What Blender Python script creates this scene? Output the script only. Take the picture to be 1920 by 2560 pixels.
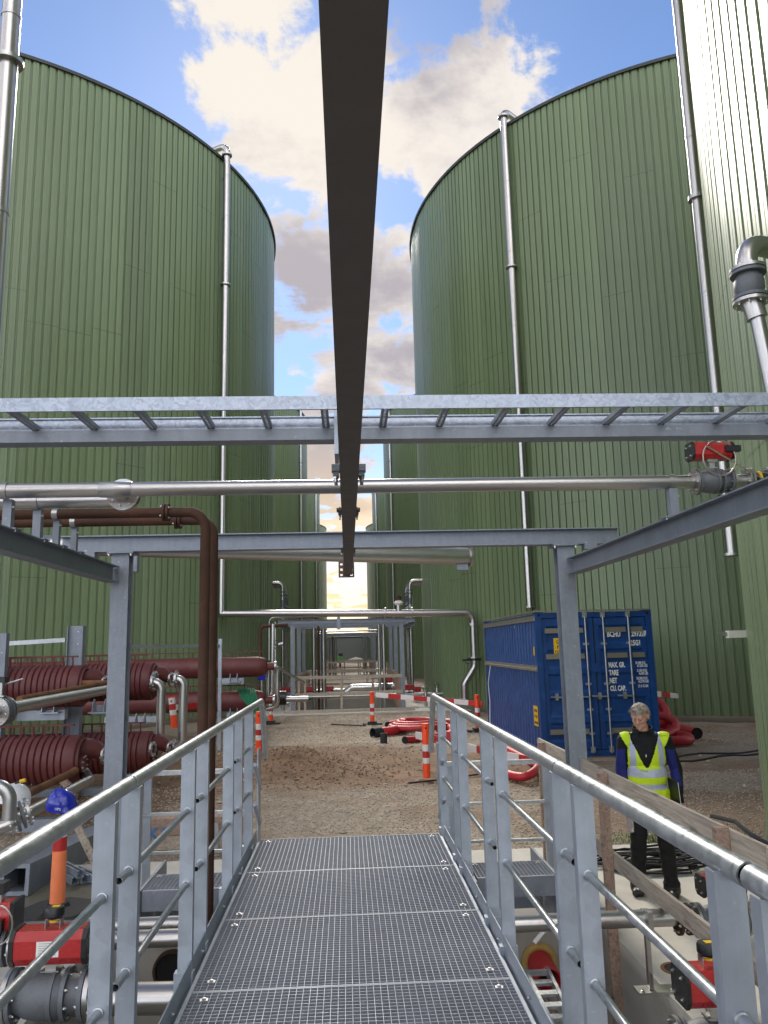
import bpy, bmesh, math, random
import numpy as np
from mathutils import Vector, Matrix
random.seed(7); rng = np.random.default_rng(7)
for o in list(bpy.data.objects): bpy.data.objects.remove(o)
sc = bpy.context.scene; COL = sc.collection
PI = math.pi; rad = math.radians

# ---------------------------------------------------------------- camera
R_ = Vector((0.99866927, -0.04608091, -0.02315672)); U_ = Vector((0.0149686, -0.17069058, 0.98521098)); F_ = Vector((0.04935205, 0.98424655, 0.16977367))
EYE = Vector((0, 0, 2.32)); FPX = 1950.8
cam = bpy.data.cameras.new('camera'); camo = bpy.data.objects.new('camera', cam); COL.objects.link(camo)
camo.matrix_world = Matrix(((R_.x, U_.x, -F_.x, EYE.x), (R_.y, U_.y, -F_.y, EYE.y), (R_.z, U_.z, -F_.z, EYE.z), (0, 0, 0, 1)))
cam.sensor_fit = 'VERTICAL'; cam.sensor_height = 24; cam.lens = FPX / 2560 * 24; cam.clip_start = .05; cam.clip_end = 2000
sc.camera = camo
def raydir(x, y): return F_ + R_ * ((x - 960) / FPX) - U_ * ((y - 1280) / FPX)
def at(x, y, X=None, Y=None, Z=None):
    d = raydir(x, y)
    t = Y / d.y if Y is not None else (X / d.x if X is not None else (Z - EYE.z) / d.z)
    return EYE + d * t

# ---------------------------------------------------------------- node helpers
class NT:
    def __init__(s, nt): s.t = nt; nt.nodes.clear()
    def n(s, kind, **kw):
        n = s.t.nodes.new('ShaderNode' + kind)
        for k, v in kw.items(): setattr(n, k, v)
        return n
    def put(s, sock, v):
        if isinstance(v, bpy.types.NodeSocket): s.t.links.new(v, sock)
        elif v is not None: sock.default_value = v
    def m(s, op, a, b=None, c=None, clamp=False):
        n = s.n('Math', operation=op, use_clamp=clamp)
        for i, v in enumerate((a, b, c)):
            if v is not None: s.put(n.inputs[i], v)
        return n.outputs[0]
    def v(s, op, a, b=None, out=0):
        n = s.n('VectorMath', operation=op)
        s.put(n.inputs[0], a)
        if b is not None: s.put(n.inputs['Scale'] if op == 'SCALE' else n.inputs[1], b)
        return n.outputs[out]
    def noise(s, vec, scale, detail=4, rough=.5, dist=0, out=0):
        n = s.n('TexNoise'); s.put(n.inputs['Vector'], vec); n.inputs['Scale'].default_value = scale
        n.inputs['Detail'].default_value = detail; n.inputs['Roughness'].default_value = rough; n.inputs['Distortion'].default_value = dist
        return n.outputs[out]
    def vor(s, vec, scale, out='Color', feature='F1'):
        n = s.n('TexVoronoi', feature=feature); s.put(n.inputs['Vector'], vec); n.inputs['Scale'].default_value = scale
        return n.outputs[out]
    def sm(s, x, a, b, lo=0., hi=1.):
        n = s.n('MapRange', interpolation_type='SMOOTHSTEP'); s.put(n.inputs[0], x)
        for i, v in ((1, a), (2, b), (3, lo), (4, hi)): s.put(n.inputs[i], v)
        return n.outputs[0]
    def mix(s, f, a, b, kind='MIX'):
        n = s.n('Mix', data_type='RGBA', blend_type=kind); s.put(n.inputs[0], f)
        for i, v in ((6, a), (7, b)):
            if isinstance(v, tuple) and len(v) == 3: v = (*v, 1)
            s.put(n.inputs[i], v)
        return n.outputs[2]
    def co(s, kind='Object'): return s.n('TexCoord').outputs[kind]
    def sep(s, v):
        n = s.n('SeparateXYZ'); s.put(n.inputs[0], v); return n.outputs
    def scale(s, v, sc3):
        n = s.n('Mapping'); s.put(n.inputs[0], v); n.inputs['Scale'].default_value = sc3; return n.outputs[0]

# ---------------------------------------------------------------- world
SUN_EL, SUN_AZ = rad(35), rad(-5)
sundir = Vector((math.sin(SUN_AZ) * math.cos(SUN_EL), math.cos(SUN_AZ) * math.cos(SUN_EL), math.sin(SUN_EL)))
world = bpy.data.worlds.new('World'); sc.world = world; world.use_nodes = True
w = NT(world.node_tree)
D = w.co('Generated')
D = w.v('NORMALIZE', D)
sky = w.n('TexSky', sky_type='NISHITA', sun_disc=False, sun_elevation=SUN_EL, sun_rotation=SUN_AZ)
sky.air_density = .72; sky.dust_density = .1; sky.ozone_density = 4.0
dz = w.sep(D)[2]
den = w.m('ADD', w.m('MAXIMUM', dz, 0.0), .16)
P = w.v('SCALE', D, w.m('DIVIDE', 1.0, den))
n1 = w.noise(P, 1.6, 10, .60, .3)
n2 = w.noise(P, 4.4, 10, .60, .35)
n3 = w.noise(D, 17.0, 9, .62, .4)
dens = w.m('ADD', w.m('MULTIPLY', w.m('SUBTRACT', n1, .46), 1.5), w.m('MULTIPLY', w.m('SUBTRACT', n2, .5), 3.3))
dens = w.m('ADD', dens, w.m('MULTIPLY', w.m('SUBTRACT', n3, .5), 1.7))
def blob(lst, k=1.1573):
    acc = None
    for x, y, r, a in lst:
        d = raydir(x * k, y * k).normalized()
        rr = r * k / FPX
        e = w.m('EXPONENT', w.m('MULTIPLY', w.m('SUBTRACT', w.v('DOT_PRODUCT', D, tuple(d), 1), 1.0), 2 / rr**2))
        acc = w.m('MULTIPLY_ADD', e, a, acc if acc is not None else 0.0)
    return acc
cov = blob([(500, 120, 150, .42), (620, 260, 150, .38), (640, 20, 110, .3), (940, 130, 170, .42), (1080, 230, 120, .4), (1170, 190, 60, .3), (940, 330, 75, .35),
            (640, 600, 150, .55), (850, 590, 120, .5), (740, 860, 170, .5), (740, 1080, 150, .5), (560, 360, 70, .3), (420, 180, 70, .3), (690, 420, 80, .3),
            (150, 90, 190, -.75), (310, 240, 110, -.55), (590, 95, 60, -.75), (605, 440, 60, -.6), (870, 420, 65, -.7), (615, 785, 60, -.8), (420, 60, 60, -.5), (520, 330, 45, -.4), (1340, 70, 180, -.75), (1210, 60, 90, -.4), (1140, 300, 60, -.3), (440, 330, 60, -.4)])
dens = w.m('MULTIPLY_ADD', cov, .66, dens)
alpha = w.sm(dens, .02, .42)
grey = blob([(650, 590, 110, .7), (850, 600, 90, .6), (900, 60, 130, .55), (630, 750, 60, .4), (860, 760, 70, .5), (740, 1060, 120, .5), (1050, 60, 80, .35), (500, 160, 140, -.15), (640, 300, 120, -.1)])
n4 = w.noise(w.v('ADD', P, (3.1, 1.7, .4)), 2.4, 9, .62, .3)
gfac = w.sm(w.m('ADD', w.m('MULTIPLY_ADD', w.m('SUBTRACT', n4, .5), 3.0, w.m('MULTIPLY', dens, .42)), grey), -.08, .92)
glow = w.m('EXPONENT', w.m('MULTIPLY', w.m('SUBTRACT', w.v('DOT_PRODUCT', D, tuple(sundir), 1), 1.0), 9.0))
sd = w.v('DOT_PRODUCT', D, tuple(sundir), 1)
lit = w.sm(sd, -.35, .78, 1., 0.)          # clouds away from the sun made far brighter, added as fill light on surfaces
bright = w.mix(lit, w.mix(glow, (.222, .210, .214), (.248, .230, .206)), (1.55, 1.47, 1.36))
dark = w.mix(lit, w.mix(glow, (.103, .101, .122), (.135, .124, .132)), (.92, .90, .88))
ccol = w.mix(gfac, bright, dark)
hor = w.sm(dz, .03, .33, 1., 0.)
front = w.sm(w.v('DOT_PRODUCT', D, (math.sin(rad(0)), math.cos(rad(0)), 0.), 1), .2, 1.)
hor = w.m('MULTIPLY', hor, front)
ccol = w.mix(w.m('MULTIPLY', hor, .85), ccol, (.33, .24, .125))
alpha = w.m('MAXIMUM', alpha, w.m('MULTIPLY', hor, .8))
bg1 = w.n('Background'); w.put(bg1.inputs[0], sky.outputs[0]); bg1.inputs[1].default_value = .05
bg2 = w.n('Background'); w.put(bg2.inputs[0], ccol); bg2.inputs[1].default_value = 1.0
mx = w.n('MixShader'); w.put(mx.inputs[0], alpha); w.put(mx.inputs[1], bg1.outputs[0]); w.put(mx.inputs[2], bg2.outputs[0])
wo = w.n('OutputWorld'); w.put(wo.inputs[0], mx.outputs[0])
world.cycles.sampling_method = 'MANUAL'; world.cycles.sample_map_resolution = 1024

# ---------------------------------------------------------------- sun (veiled by cloud, so soft)
sl = bpy.data.lights.new('sun', 'SUN'); sl.energy = .8; sl.angle = rad(12); sl.color = (1, .93, .82)
so = bpy.data.objects.new('sun', sl); COL.objects.link(so); so.rotation_euler = sundir.to_track_quat('Z', 'Y').to_euler(); so.location = (0, 0, 40)
vs = sc.view_settings; vs.view_transform = 'Standard'; vs.look = 'None'; vs.gamma = 1; vs.use_curve_mapping = False; vs.exposure = 1.98
sc.render.engine = 'CYCLES'
sc.cycles.use_denoising = True; sc.cycles.denoiser = 'OPENIMAGEDENOISE'; sc.cycles.denoising_input_passes = 'RGB_ALBEDO_NORMAL'; sc.cycles.denoising_prefilter = 'ACCURATE'
sc.cycles.max_bounces = 8; sc.cycles.diffuse_bounces = 4; sc.cycles.glossy_bounces = 4

# ---------------------------------------------------------------- materials
MATS = {}
def newmat(name):
    m = bpy.data.materials.new(name); m.use_nodes = True; t = NT(m.node_tree)
    b = t.n('BsdfPrincipled'); o = t.n('OutputMaterial'); t.put(o.inputs[0], b.outputs[0]); MATS[name] = m
    return m, t, b
def mat(name, col, rough=.5, metal=0., spec=.5, var=.18, vs_=6., bump=0., bs=60., rvar=.15, col2=None, c2=(.5, .7), c2s=3., stretch=(1, 1, 1), coat=0, irand=.0):
    m, t, b = newmat(name)
    co = t.scale(t.co(), stretch)
    n = t.noise(co, vs_, 6, .6)
    f = t.m('MULTIPLY_ADD', t.m('SUBTRACT', n, .5), var * 2.2, 1.0)
    if irand:
        r = t.n('ObjectInfo').outputs['Random']; f = t.m('MULTIPLY', f, t.m('MULTIPLY_ADD', t.m('SUBTRACT', r, .5), irand * 2, 1.0))
    c = t.mix(1., (*col, 1), t.v('SCALE', (1, 1, 1), f), 'MULTIPLY')
    if col2 is not None:
        n4 = t.noise(co, c2s, 7, .62, .4)
        c = t.mix(t.sm(n4, *c2), c, (*col2, 1))
    t.put(b.inputs['Base Color'], c)
    b.inputs['Metallic'].default_value = metal; b.inputs['Specular IOR Level'].default_value = spec
    b.inputs['Coat Weight'].default_value = coat
    nr = t.noise(co, vs_ * 2.3, 5, .6)
    t.put(b.inputs['Roughness'], t.m('MULTIPLY_ADD', t.m('SUBTRACT', nr, .5), rvar * 2, rough, clamp=True))
    if bump:
        bn = t.n('Bump'); bn.inputs['Strength'].default_value = bump; bn.inputs['Distance'].default_value = .01
        t.put(bn.inputs['Height'], t.noise(co, bs, 6, .65)); t.put(b.inputs['Normal'], bn.outputs[0])
    return m
def galv(name, base, rough, metal=.75, spangle=.25, scl=38., streak=.12):
    m, t, b = newmat(name)
    co = t.co()
    vo = t.sep(t.vor(t.v('ADD', co, t.v('SCALE', t.noise(co, 9, 4, out=1), .12)), scl))[0]
    n = t.noise(co, 5, 7, .65, .3); st = t.noise(t.scale(co, (26, 26, 3)), 1.0, 5, .6)
    f = t.m('ADD', t.m('MULTIPLY_ADD', t.m('SUBTRACT', vo, .5), spangle, 1.0), t.m('ADD', t.m('MULTIPLY', t.m('SUBTRACT', n, .5), .55), t.m('MULTIPLY', t.m('SUBTRACT', st, .5), streak * 2)))
    spots = t.sm(t.noise(co, 34, 3, .5), .66, .74)
    c = t.mix(1., (*base, 1), t.v('SCALE', (1, 1, 1), f), 'MULTIPLY')
    c = t.mix(t.m('MULTIPLY', spots, .35), c, (.62, .64, .66, 1))
    t.put(b.inputs['Base Color'], c); b.inputs['Metallic'].default_value = metal
    t.put(b.inputs['Roughness'], t.m('ADD', t.m('MULTIPLY_ADD', vo, .14, rough - .07), t.m('MULTIPLY', t.m('SUBTRACT', n, .5), .3), clamp=True))
    bn = t.n('Bump'); bn.inputs['Strength'].default_value = .12; bn.inputs['Distance'].default_value = .004
    t.put(bn.inputs['Height'], t.noise(co, 55, 5, .6)); t.put(b.inputs['Normal'], bn.outputs[0])
    return m
G_RAIL = galv('galvanised_tube', (.46, .48, .50), .42, .85, .22, 45)
G_POST = galv('galvanised_plate', (.39, .43, .49), .46, .5, .13, 15)
G_GRATE = galv('galvanised_grating', (.27, .29, .335), .52, .35, .15, 30)
G_TRAY = galv('galvanised_tray', (.34, .37, .43), .40, .7, .4, 60)
G_STEEL = galv('galvanised_beam', (.245, .27, .315), .50, .35, .12, 18, .2)
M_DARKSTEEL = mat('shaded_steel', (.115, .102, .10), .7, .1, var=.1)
SS = mat('stainless_steel', (.47, .45, .435), .30, 1., var=.05, vs_=3, rvar=.03)
SSD = mat('brushed_stainless', (.46, .45, .44), .36, 1., var=.12, vs_=5, rvar=.1)
CAST = mat('cast_iron_grey', (.135, .145, .16), .52, .2, var=.2, bump=.25, bs=90)
BOLT = mat('zinc_bolt', (.62, .61, .60), .28, 1., var=.1)
BLACKP = mat('black_plastic', (.012, .012, .014), .38, var=.2)
RUSTP = mat('rusty_pipe', (.062, .026, .014), .78, .1, var=.35, vs_=7, bump=.2, bs=60, col2=(.12, .045, .022), c2=(.5, .75), c2s=2.2)
RUSTO = mat('orange_rust', (.20, .085, .03), .8, .1, var=.3, vs_=6, bump=.2, bs=50, col2=(.10, .04, .02))
MAROON = mat('maroon_primer', (.112, .022, .021), .56, 0, var=.25, vs_=3, bump=.12, bs=40, col2=(.15, .05, .048), c2=(.45, .8), c2s=2.5)
REDACT = mat('red_enamel', (.42, .016, .018), .28, 0, var=.1, coat=.3)
YEL = mat('yellow_paint', (.75, .48, .02), .4, var=.08)
BLUEC = mat('container_blue', (.006, .050, .195), .42, 0, var=.22, vs_=2.5, bump=.06, bs=25, col2=(.012, .070, .25), c2=(.45, .7), c2s=4)
TRIM = mat('aluminium_trim', (.36, .33, .28), .4, .7, var=.15)
WHITEP = mat('white_print', (.78, .78, .76), .5, var=.05)
BLACKI = mat('black_print', (.02, .02, .02), .5, var=.05)
ORANGE = mat('fluorescent_orange', (.95, .085, .018), .45, var=.10, vs_=5)
ORANGEF = mat('faded_orange', (.93, .24, .09), .5, var=.12, vs_=4)
BWHITE = mat('barrier_white', (.74, .73, .70), .5, var=.12, vs_=10)
BRED = mat('barrier_red', (.48, .025, .022), .45, var=.15, vs_=9)
RUBBER = mat('black_rubber', (.02, .021, .023), .72, var=.3, vs_=8, bump=.2, bs=40)
HOSE = mat('red_corrugated_pipe', (.50, .022, .030), .5, var=.3, vs_=4, col2=(.36, .06, .05), c2=(.5, .72), c2s=3)
GREENH = mat('green_hose', (.01, .16, .075), .5, var=.2)
HELB = mat('blue_helmet', (.008, .02, .36), .22, var=.05, coat=.4)
HELW = mat('white_helmet', (.72, .73, .74), .3, var=.05)
FOIL = mat('foil_insulation', (.7, .69, .68), .3, .9, var=.2, vs_=12, bump=.6, bs=14)
FOAM = mat('yellow_foam', (.45, .30, .09), .9, var=.3, bump=.5, bs=50)
DARK = mat('dark_void', (.012, .011, .011), .9, var=.2)
GREENP = mat('green_machine_paint', (.09, .42, .06), .5, var=.1)
SANDY = mat('pale_sand', (.34, .28, .17), .95, var=.3, bump=.5, bs=12)
def wood(name, c1, c2):
    m, t, b = newmat(name)
    co = t.co(); gz = t.n('ObjectInfo').outputs['Random']
    off = t.v('ADD', co, t.v('SCALE', (7, 3, 5), gz))
    g = t.noise(t.scale(off, (38, 2.6, 38)), 1.0, 5, .6, 1.2)
    g2 = t.noise(t.scale(off, (14, 1.0, 14)), 1.0, 4, .6, 2.0)
    kn = t.sm(t.vor(t.scale(off, (9, 2.2, 9)), 1.0, 'Distance'), .08, .2, 1., 0.)
    c = t.mix(t.sm(g, .3, .7), c1, c2); c = t.mix(t.m('MULTIPLY', t.sm(g2, .5, .7), .5), c, (c1[0] * .55, c1[1] * .5, c1[2] * .5)); c = t.mix(t.m('MULTIPLY', kn, .5), c, (.06, .035, .02))
    t.put(b.inputs['Base Color'], c); b.inputs['Roughness'].default_value = .82
    bn = t.n('Bump'); bn.inputs['Strength'].default_value = .3; bn.inputs['Distance'].default_value = .004; t.put(bn.inputs['Height'], g); t.put(b.inputs['Normal'], bn.outputs[0])
    return m
WOOD = wood('weathered_timber', (.34, .28, .22), (.54, .47, .385))
WOODR = wood('reddish_timber', (.24, .155, .12), (.38, .275, .21))
# green tank cladding: semi-gloss coated sheet, slightly oil-canned so the sky smears over it
def cladding(name, col):
    m, t, b = newmat(name)
    co = t.co('Object'); r = t.n('ObjectInfo').outputs['Random']
    n = t.noise(t.scale(co, (1.2, 1.2, .22)), 1.0, 5, .6)
    st = t.noise(t.scale(co, (14, 14, .35)), 1.0, 4, .6)
    f = t.m('ADD', t.m('MULTIPLY_ADD', t.m('SUBTRACT', n, .5), .28, 1.0), t.m('ADD', t.m('MULTIPLY', t.m('SUBTRACT', st, .5), .16), t.m('MULTIPLY', t.m('SUBTRACT', r, .5), .22)))
    c = t.mix(1., (*col, 1), t.v('SCALE', (1, 1, 1), f), 'MULTIPLY')
    zz = t.sep(co)[2]
    for k_, z0_, zr_ in ((1., 3.0, 7.0), (7.3, 10.5, 8.5)):
        rk_ = t.m('FRACT', t.m('MULTIPLY', r, 13.7 * k_)); ln = t.m('ABSOLUTE', t.m('SUBTRACT', zz, t.m('MULTIPLY_ADD', rk_, zr_, z0_)))
        c = t.mix(t.m('MULTIPLY', t.sm(ln, .006, .02, 1., 0.), .55), c, (.05, .06, .035, 1))
    sp = t.sm(t.noise(co, 21, 2, .5), .79, .82)
    c = t.mix(t.m('MULTIPLY', sp, .4), c, (.25, .27, .2, 1))
    t.put(b.inputs['Base Color'], c); b.inputs['Specular IOR Level'].default_value = .5
    t.put(b.inputs['Roughness'], t.m('MULTIPLY_ADD', t.m('SUBTRACT', st, .5), .12, .36, clamp=True))
    bn = t.n('Bump'); bn.inputs['Strength'].default_value = .35; bn.inputs['Distance'].default_value = .05
    t.put(bn.inputs['Height'], t.noise(t.scale(co, (1.6, 1.6, .5)), 1.0, 3, .5)); t.put(b.inputs['Normal'], bn.outputs[0])
    return m
CLAD = cladding('green_cladding', (.172, .230, .120))
FLASH = mat('dark_flashing', (.045, .05, .045), .5, .2, var=.15)
# concrete with damp patch and rust spots
m, t, b = newmat('concrete'); co = t.n('NewGeometry').outputs['Position']
n = t.noise(co, 1.3, 8, .65); nf = t.noise(co, 30, 5, .7)
c = t.mix(t.sm(n, .3, .7), (.50, .465, .40), (.64, .60, .54)); c = t.mix(t.m('MULTIPLY', t.sm(nf, .55, .75), .35), c, (.30, .27, .23))
X, Y, Z = t.sep(co)
warp = t.m('MULTIPLY', t.m('SUBTRACT', t.noise(co, 1.6, 5, .6), .5), 1.5)
dd = t.m('ADD', t.v('LENGTH', t.v('MULTIPLY', t.v('SUBTRACT', co, (-2.95, 8.2, 0)), (1.05, 1.15, 0)), out=1), warp)
wet = t.sm(dd, .62, .78, 1., 0.)
c = t.mix(t.m('MULTIPLY', wet, .86), c, (.075, .065, .03))
CONW = t.sm(Z, -.5, .0); wall_noise = t.noise(t.scale(co, (5, 5, .8)), 1.0, 5, .6)
c = t.mix(t.m('MULTIPLY', t.sm(Z, -.12, -.03, 1., 0.), .55), c, t.mix(wall_noise, (.11, .10, .085), (.24, .22, .19)))  # concrete darker below slab level, varied by vertically stretched noise
t.put(b.inputs['Base Color'], c); t.put(b.inputs['Roughness'], t.m('MULTIPLY_ADD', wet, -.5, .85))
bn = t.n('Bump'); bn.inputs['Strength'].default_value = .25; bn.inputs['Distance'].default_value = .01; t.put(bn.inputs['Height'], nf); t.put(b.inputs['Normal'], bn.outputs[0])
CONC = m
# ground: gravel with trodden soil
m, t, b = newmat('gravel_and_soil'); co = t.n('NewGeometry').outputs['Position']; X, Y, Z = t.sep(co)
vd = t.vor(co, 26, 'Color'); vg = t.sep(vd)[0]; vdist = t.vor(co, 26, 'Distance')
vd2 = t.sep(t.vor(co, 60, 'Color'))[1]
nb = t.noise(co, .5, 7, .65, .4); nm = t.noise(co, 3., 7, .65)
gr = t.mix(vg, (.165, .127, .092), (.43, .355, .27)); gr = t.mix(t.m('MULTIPLY', vd2, .45), gr, (.30, .25, .195)); gr = t.mix(t.sm(nm, .45, .7), gr, (.27, .205, .145))
so_ = t.mix(t.sm(nm, .3, .7), (.125, .068, .037), (.27, .162, .09))
so_ = t.mix(t.m('MULTIPLY', vd2, .25), so_, (.13, .08, .05))
def gb(cx, cy, rx, ry): # soft elliptical patch
    d = t.v('LENGTH', t.v('MULTIPLY', t.v('SUBTRACT', co, (cx, cy, 0)), (1 / rx, 1 / ry, 0)), out=1)
    return t.sm(t.m('ADD', d, t.m('MULTIPLY', t.m('SUBTRACT', nm, .5), .9)), .75, 1.1, 1., 0.)
k = t.m('MAXIMUM', gb(-.2, 16.3, 3.4, 2.7), gb(3.3, 15.6, 1.5, 2.6)); k = t.m('MAXIMUM', k, gb(-4.5, 15.5, 3.2, 4.5)); k = t.m('MAXIMUM', k, t.m('MULTIPLY', gb(4.6, 11.2, 2.2, 1.6), .7))
k = t.m('MAXIMUM', k, t.m('MULTIPLY', t.sm(nb, .46, .62), .7))
c = t.mix(k, gr, so_)
c = t.mix(t.m('MULTIPLY', gb(3.9, 9.9, .9, .35), .6), c, (.10, .13, .03)); c = t.mix(t.m('MULTIPLY', gb(6.8, 10.8, 1.2, .8), .35), c, (.10, .12, .035))
t.put(b.inputs['Base Color'], c); b.inputs['Roughness'].default_value = .92
bn = t.n('Bump'); bn.inputs['Strength'].default_value = .45; bn.inputs['Distance'].default_value = .02
t.put(bn.inputs['Height'], t.m('ADD', t.m('MULTIPLY', vdist, -.8), t.noise(co, 14, 6, .7))); t.put(b.inputs['Normal'], bn.outputs[0])
GRND = m
STONE = mat('gravel_stone', (.45, .375, .29), .85, var=.5, vs_=23)
CLOD = mat('soil_clod', (.30, .195, .12), .95, var=.45, vs_=13)
GRASS = mat('grass_blade', (.075, .12, .025), .7, var=.3)
FARW = mat('far_grey_cladding', (.30, .31, .32), .6, .2, var=.15)
SKIN = mat('skin', (.56, .31, .225), .5, var=.12, vs_=30, spec=.35, col2=(.50, .22, .16), c2=(.5, .75), c2s=14)
NAVY = mat('black_cloth', (.006, .006, .007), .85, var=.35, vs_=9, bump=.4, bs=30)
COBALT = mat('cobalt_cloth', (.007, .016, .15), .75, var=.3, vs_=9, bump=.4, bs=26)
BOOT = mat('boot_leather', (.018, .014, .012), .5, var=.3)
VESTY = mat('hi_vis_yellow', (.62, .84, .02), .7, var=.12, vs_=8, bump=.5, bs=16)
VESTS = mat('reflective_tape', (.50, .54, .66), .4, .1, var=.08)
HAIR = mat('grey_hair', (.33, .27, .21), .65, var=.45, vs_=45, col2=(.56, .51, .45), c2=(.45, .6), c2s=24)

# ---------------------------------------------------------------- mesh helpers
WL = {}
def wl(o): return WL.get(o.name, Vector((0, 0, 0))) if o else Vector((0, 0, 0))
def frame(d, ref=None):
    d = d.normalized(); ref = Vector(ref) if ref is not None else (Vector((0, 0, 1)) if abs(d.z) < .95 else Vector((1, 0, 0)))
    a = d.cross(ref).normalized(); return a, a.cross(d).normalized()
class MB:
    def __init__(s): s.v = []; s.f = []; s.mi = []; s.cur = 0
    def add(s, vs, fs):
        n = len(s.v); s.v.extend([tuple(x) for x in vs]); s.f.extend([tuple(i + n for i in f) for f in fs]); s.mi.extend([s.cur] * len(fs)); return s
    def box(s, x0, x1, y0, y1, z0, z1):
        return s.add([(x0, y0, z0), (x1, y0, z0), (x1, y1, z0), (x0, y1, z0), (x0, y0, z1), (x1, y0, z1), (x1, y1, z1), (x0, y1, z1)],
                     [(0, 3, 2, 1), (4, 5, 6, 7), (0, 1, 5, 4), (1, 2, 6, 5), (2, 3, 7, 6), (3, 0, 4, 7)])
    def bar(s, p, q, wd, ht, up=(0, 0, 1)):
        p, q = Vector(p), Vector(q); a, u = frame(q - p, up); vs = []
        for c in (p, q):
            for i, j in ((-1, -1), (1, -1), (1, 1), (-1, 1)): vs.append(c + a * (i * wd / 2) + u * (j * ht / 2))
        return s.add(vs, [(0, 1, 2, 3), (4, 7, 6, 5), (0, 4, 5, 1), (1, 5, 6, 2), (2, 6, 7, 3), (3, 7, 4, 0)])
    def ext(s, prof, p, q, up=(0, 0, 1)):
        p, q = Vector(p), Vector(q); a, u = frame(q - p, up); n = len(prof)
        vs = [c + a * x + u * y for c in (p, q) for x, y in prof]
        return s.add(vs, [tuple(range(n)), tuple(range(2 * n - 1, n - 1, -1))] + [(i, i + n, (i + 1) % n + n, (i + 1) % n) for i in range(n)])
    def ibeam(s, p, q, W, Hh, tf=.012, tw=.008, up=(0, 0, 1)):
        a, b, h = W / 2, tw / 2, Hh / 2
        return s.ext([(-a, -h), (a, -h), (a, -h + tf), (b, -h + tf), (b, h - tf), (a, h - tf), (a, h), (-a, h), (-a, h - tf), (-b, h - tf), (-b, -h + tf), (-a, -h + tf)], p, q, up)
    def chan(s, p, q, W, Dp, th=.005, up=(0, 0, 1)):   # web at -Dp/2 side (u), open to +u
        a, d = W / 2, Dp
        return s.ext([(-a, 0), (a, 0), (a, d), (a - th, d), (a - th, th), (-a + th, th), (-a + th, d), (-a, d)], p, q, up)
    def tube(s, pts, r, seg=14, caps=True, closed=False):
        pts = [Vector(p) for p in pts]; n = len(pts); rs = r if isinstance(r, (list, tuple)) else [r] * n
        tang = []
        for i in range(n):
            a = pts[i - 1] if (i or closed) else pts[0]; b_ = pts[(i + 1) % n] if (i < n - 1 or closed) else pts[-1]
            tang.append((b_ - a).normalized())
        a, u = frame(tang[0]); vs = []
        for i in range(n):
            tg = tang[i]; a = (a - tg * a.dot(tg)).normalized(); u = tg.cross(a) * -1
            for k in range(seg):
                th = 2 * PI * k / seg; vs.append(pts[i] + a * (math.cos(th) * rs[i]) + u * (math.sin(th) * rs[i]))
        fs = []
        for i in range(n if closed else n - 1):
            for k in range(seg):
                j = (i + 1) % n; fs.append((i * seg + k, j * seg + k, j * seg + (k + 1) % seg, i * seg + (k + 1) % seg))
        if caps and not closed: fs += [tuple(range(seg)), tuple(range(n * seg - 1, (n - 1) * seg - 1, -1))]
        return s.add(vs, fs)
    def hollow(s, p, q, ro, ri, seg=20):
        p, q = Vector(p), Vector(q); a, u = frame(q - p); vs = []
        for c, r in ((p, ro), (q, ro), (q, ri), (p, ri)):
            for k in range(seg):
                th = 2 * PI * k / seg; vs.append(c + a * (math.cos(th) * r) + u * (math.sin(th) * r))
        return s.add(vs, [(g * seg + k, ((g + 1) % 4) * seg + k, ((g + 1) % 4) * seg + (k + 1) % seg, g * seg + (k + 1) % seg) for g in range(4) for k in range(seg)])
    def lathe(s, prof, o, axis=(0, 0, 1), seg=24):
        o = Vector(o); ax = Vector(axis).normalized(); a, u = frame(ax); vs = []
        for r, h in prof:
            for k in range(seg):
                th = 2 * PI * k / seg; vs.append(o + ax * h + a * (math.cos(th) * r) + u * (math.sin(th) * r))
        n = len(prof); fs = [(i * seg + k, (i + 1) * seg + k, (i + 1) * seg + (k + 1) % seg, i * seg + (k + 1) % seg) for i in range(n - 1) for k in range(seg)]
        if prof[0][0] > 1e-4: fs.append(tuple(range(seg)))
        if prof[-1][0] > 1e-4: fs.append(tuple(range(n * seg - 1, (n - 1) * seg - 1, -1)))
        return s.add(vs, fs)
    def sph(s, c, r, seg=12, rings=8, sc3=(1, 1, 1)):
        vs = []; fs = []; c = Vector(c)
        for i in range(rings + 1):
            ph = PI * i / rings
            for k in range(seg):
                th = 2 * PI * k / seg; vs.append((c.x + r * sc3[0] * math.sin(ph) * math.cos(th), c.y + r * sc3[1] * math.sin(ph) * math.sin(th), c.z + r * sc3[2] * math.cos(ph)))
        for i in range(rings):
            for k in range(seg): fs.append((i * seg + k, (i + 1) * seg + k, (i + 1) * seg + (k + 1) % seg, i * seg + (k + 1) % seg))
        return s.add(vs, fs)
    def mesh(s, name, mats, org=Vector((0, 0, 0)), smooth=True, bevel=0):
        me = bpy.data.meshes.new(name); me.from_pydata([(x - org[0], y - org[1], z - org[2]) for x, y, z in s.v], [], s.f)
        bm = bmesh.new(); bm.from_mesh(me); bmesh.ops.remove_doubles(bm, verts=bm.verts, dist=1e-5) if len(s.v) < 60000 and not bevel == -1 else None
        bmesh.ops.recalc_face_normals(bm, faces=bm.faces); bm.to_mesh(me); bm.free()
        for m_ in (mats if isinstance(mats, (list, tuple)) else [mats]): me.materials.append(m_)
        if any(s.mi) and len(me.polygons) == len(s.mi): me.polygons.foreach_set('material_index', s.mi)
        if smooth:
            me.polygons.foreach_set('use_smooth', [True] * len(me.polygons)); me.set_sharp_from_angle(angle=rad(38))
        me.update(); return me
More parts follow.
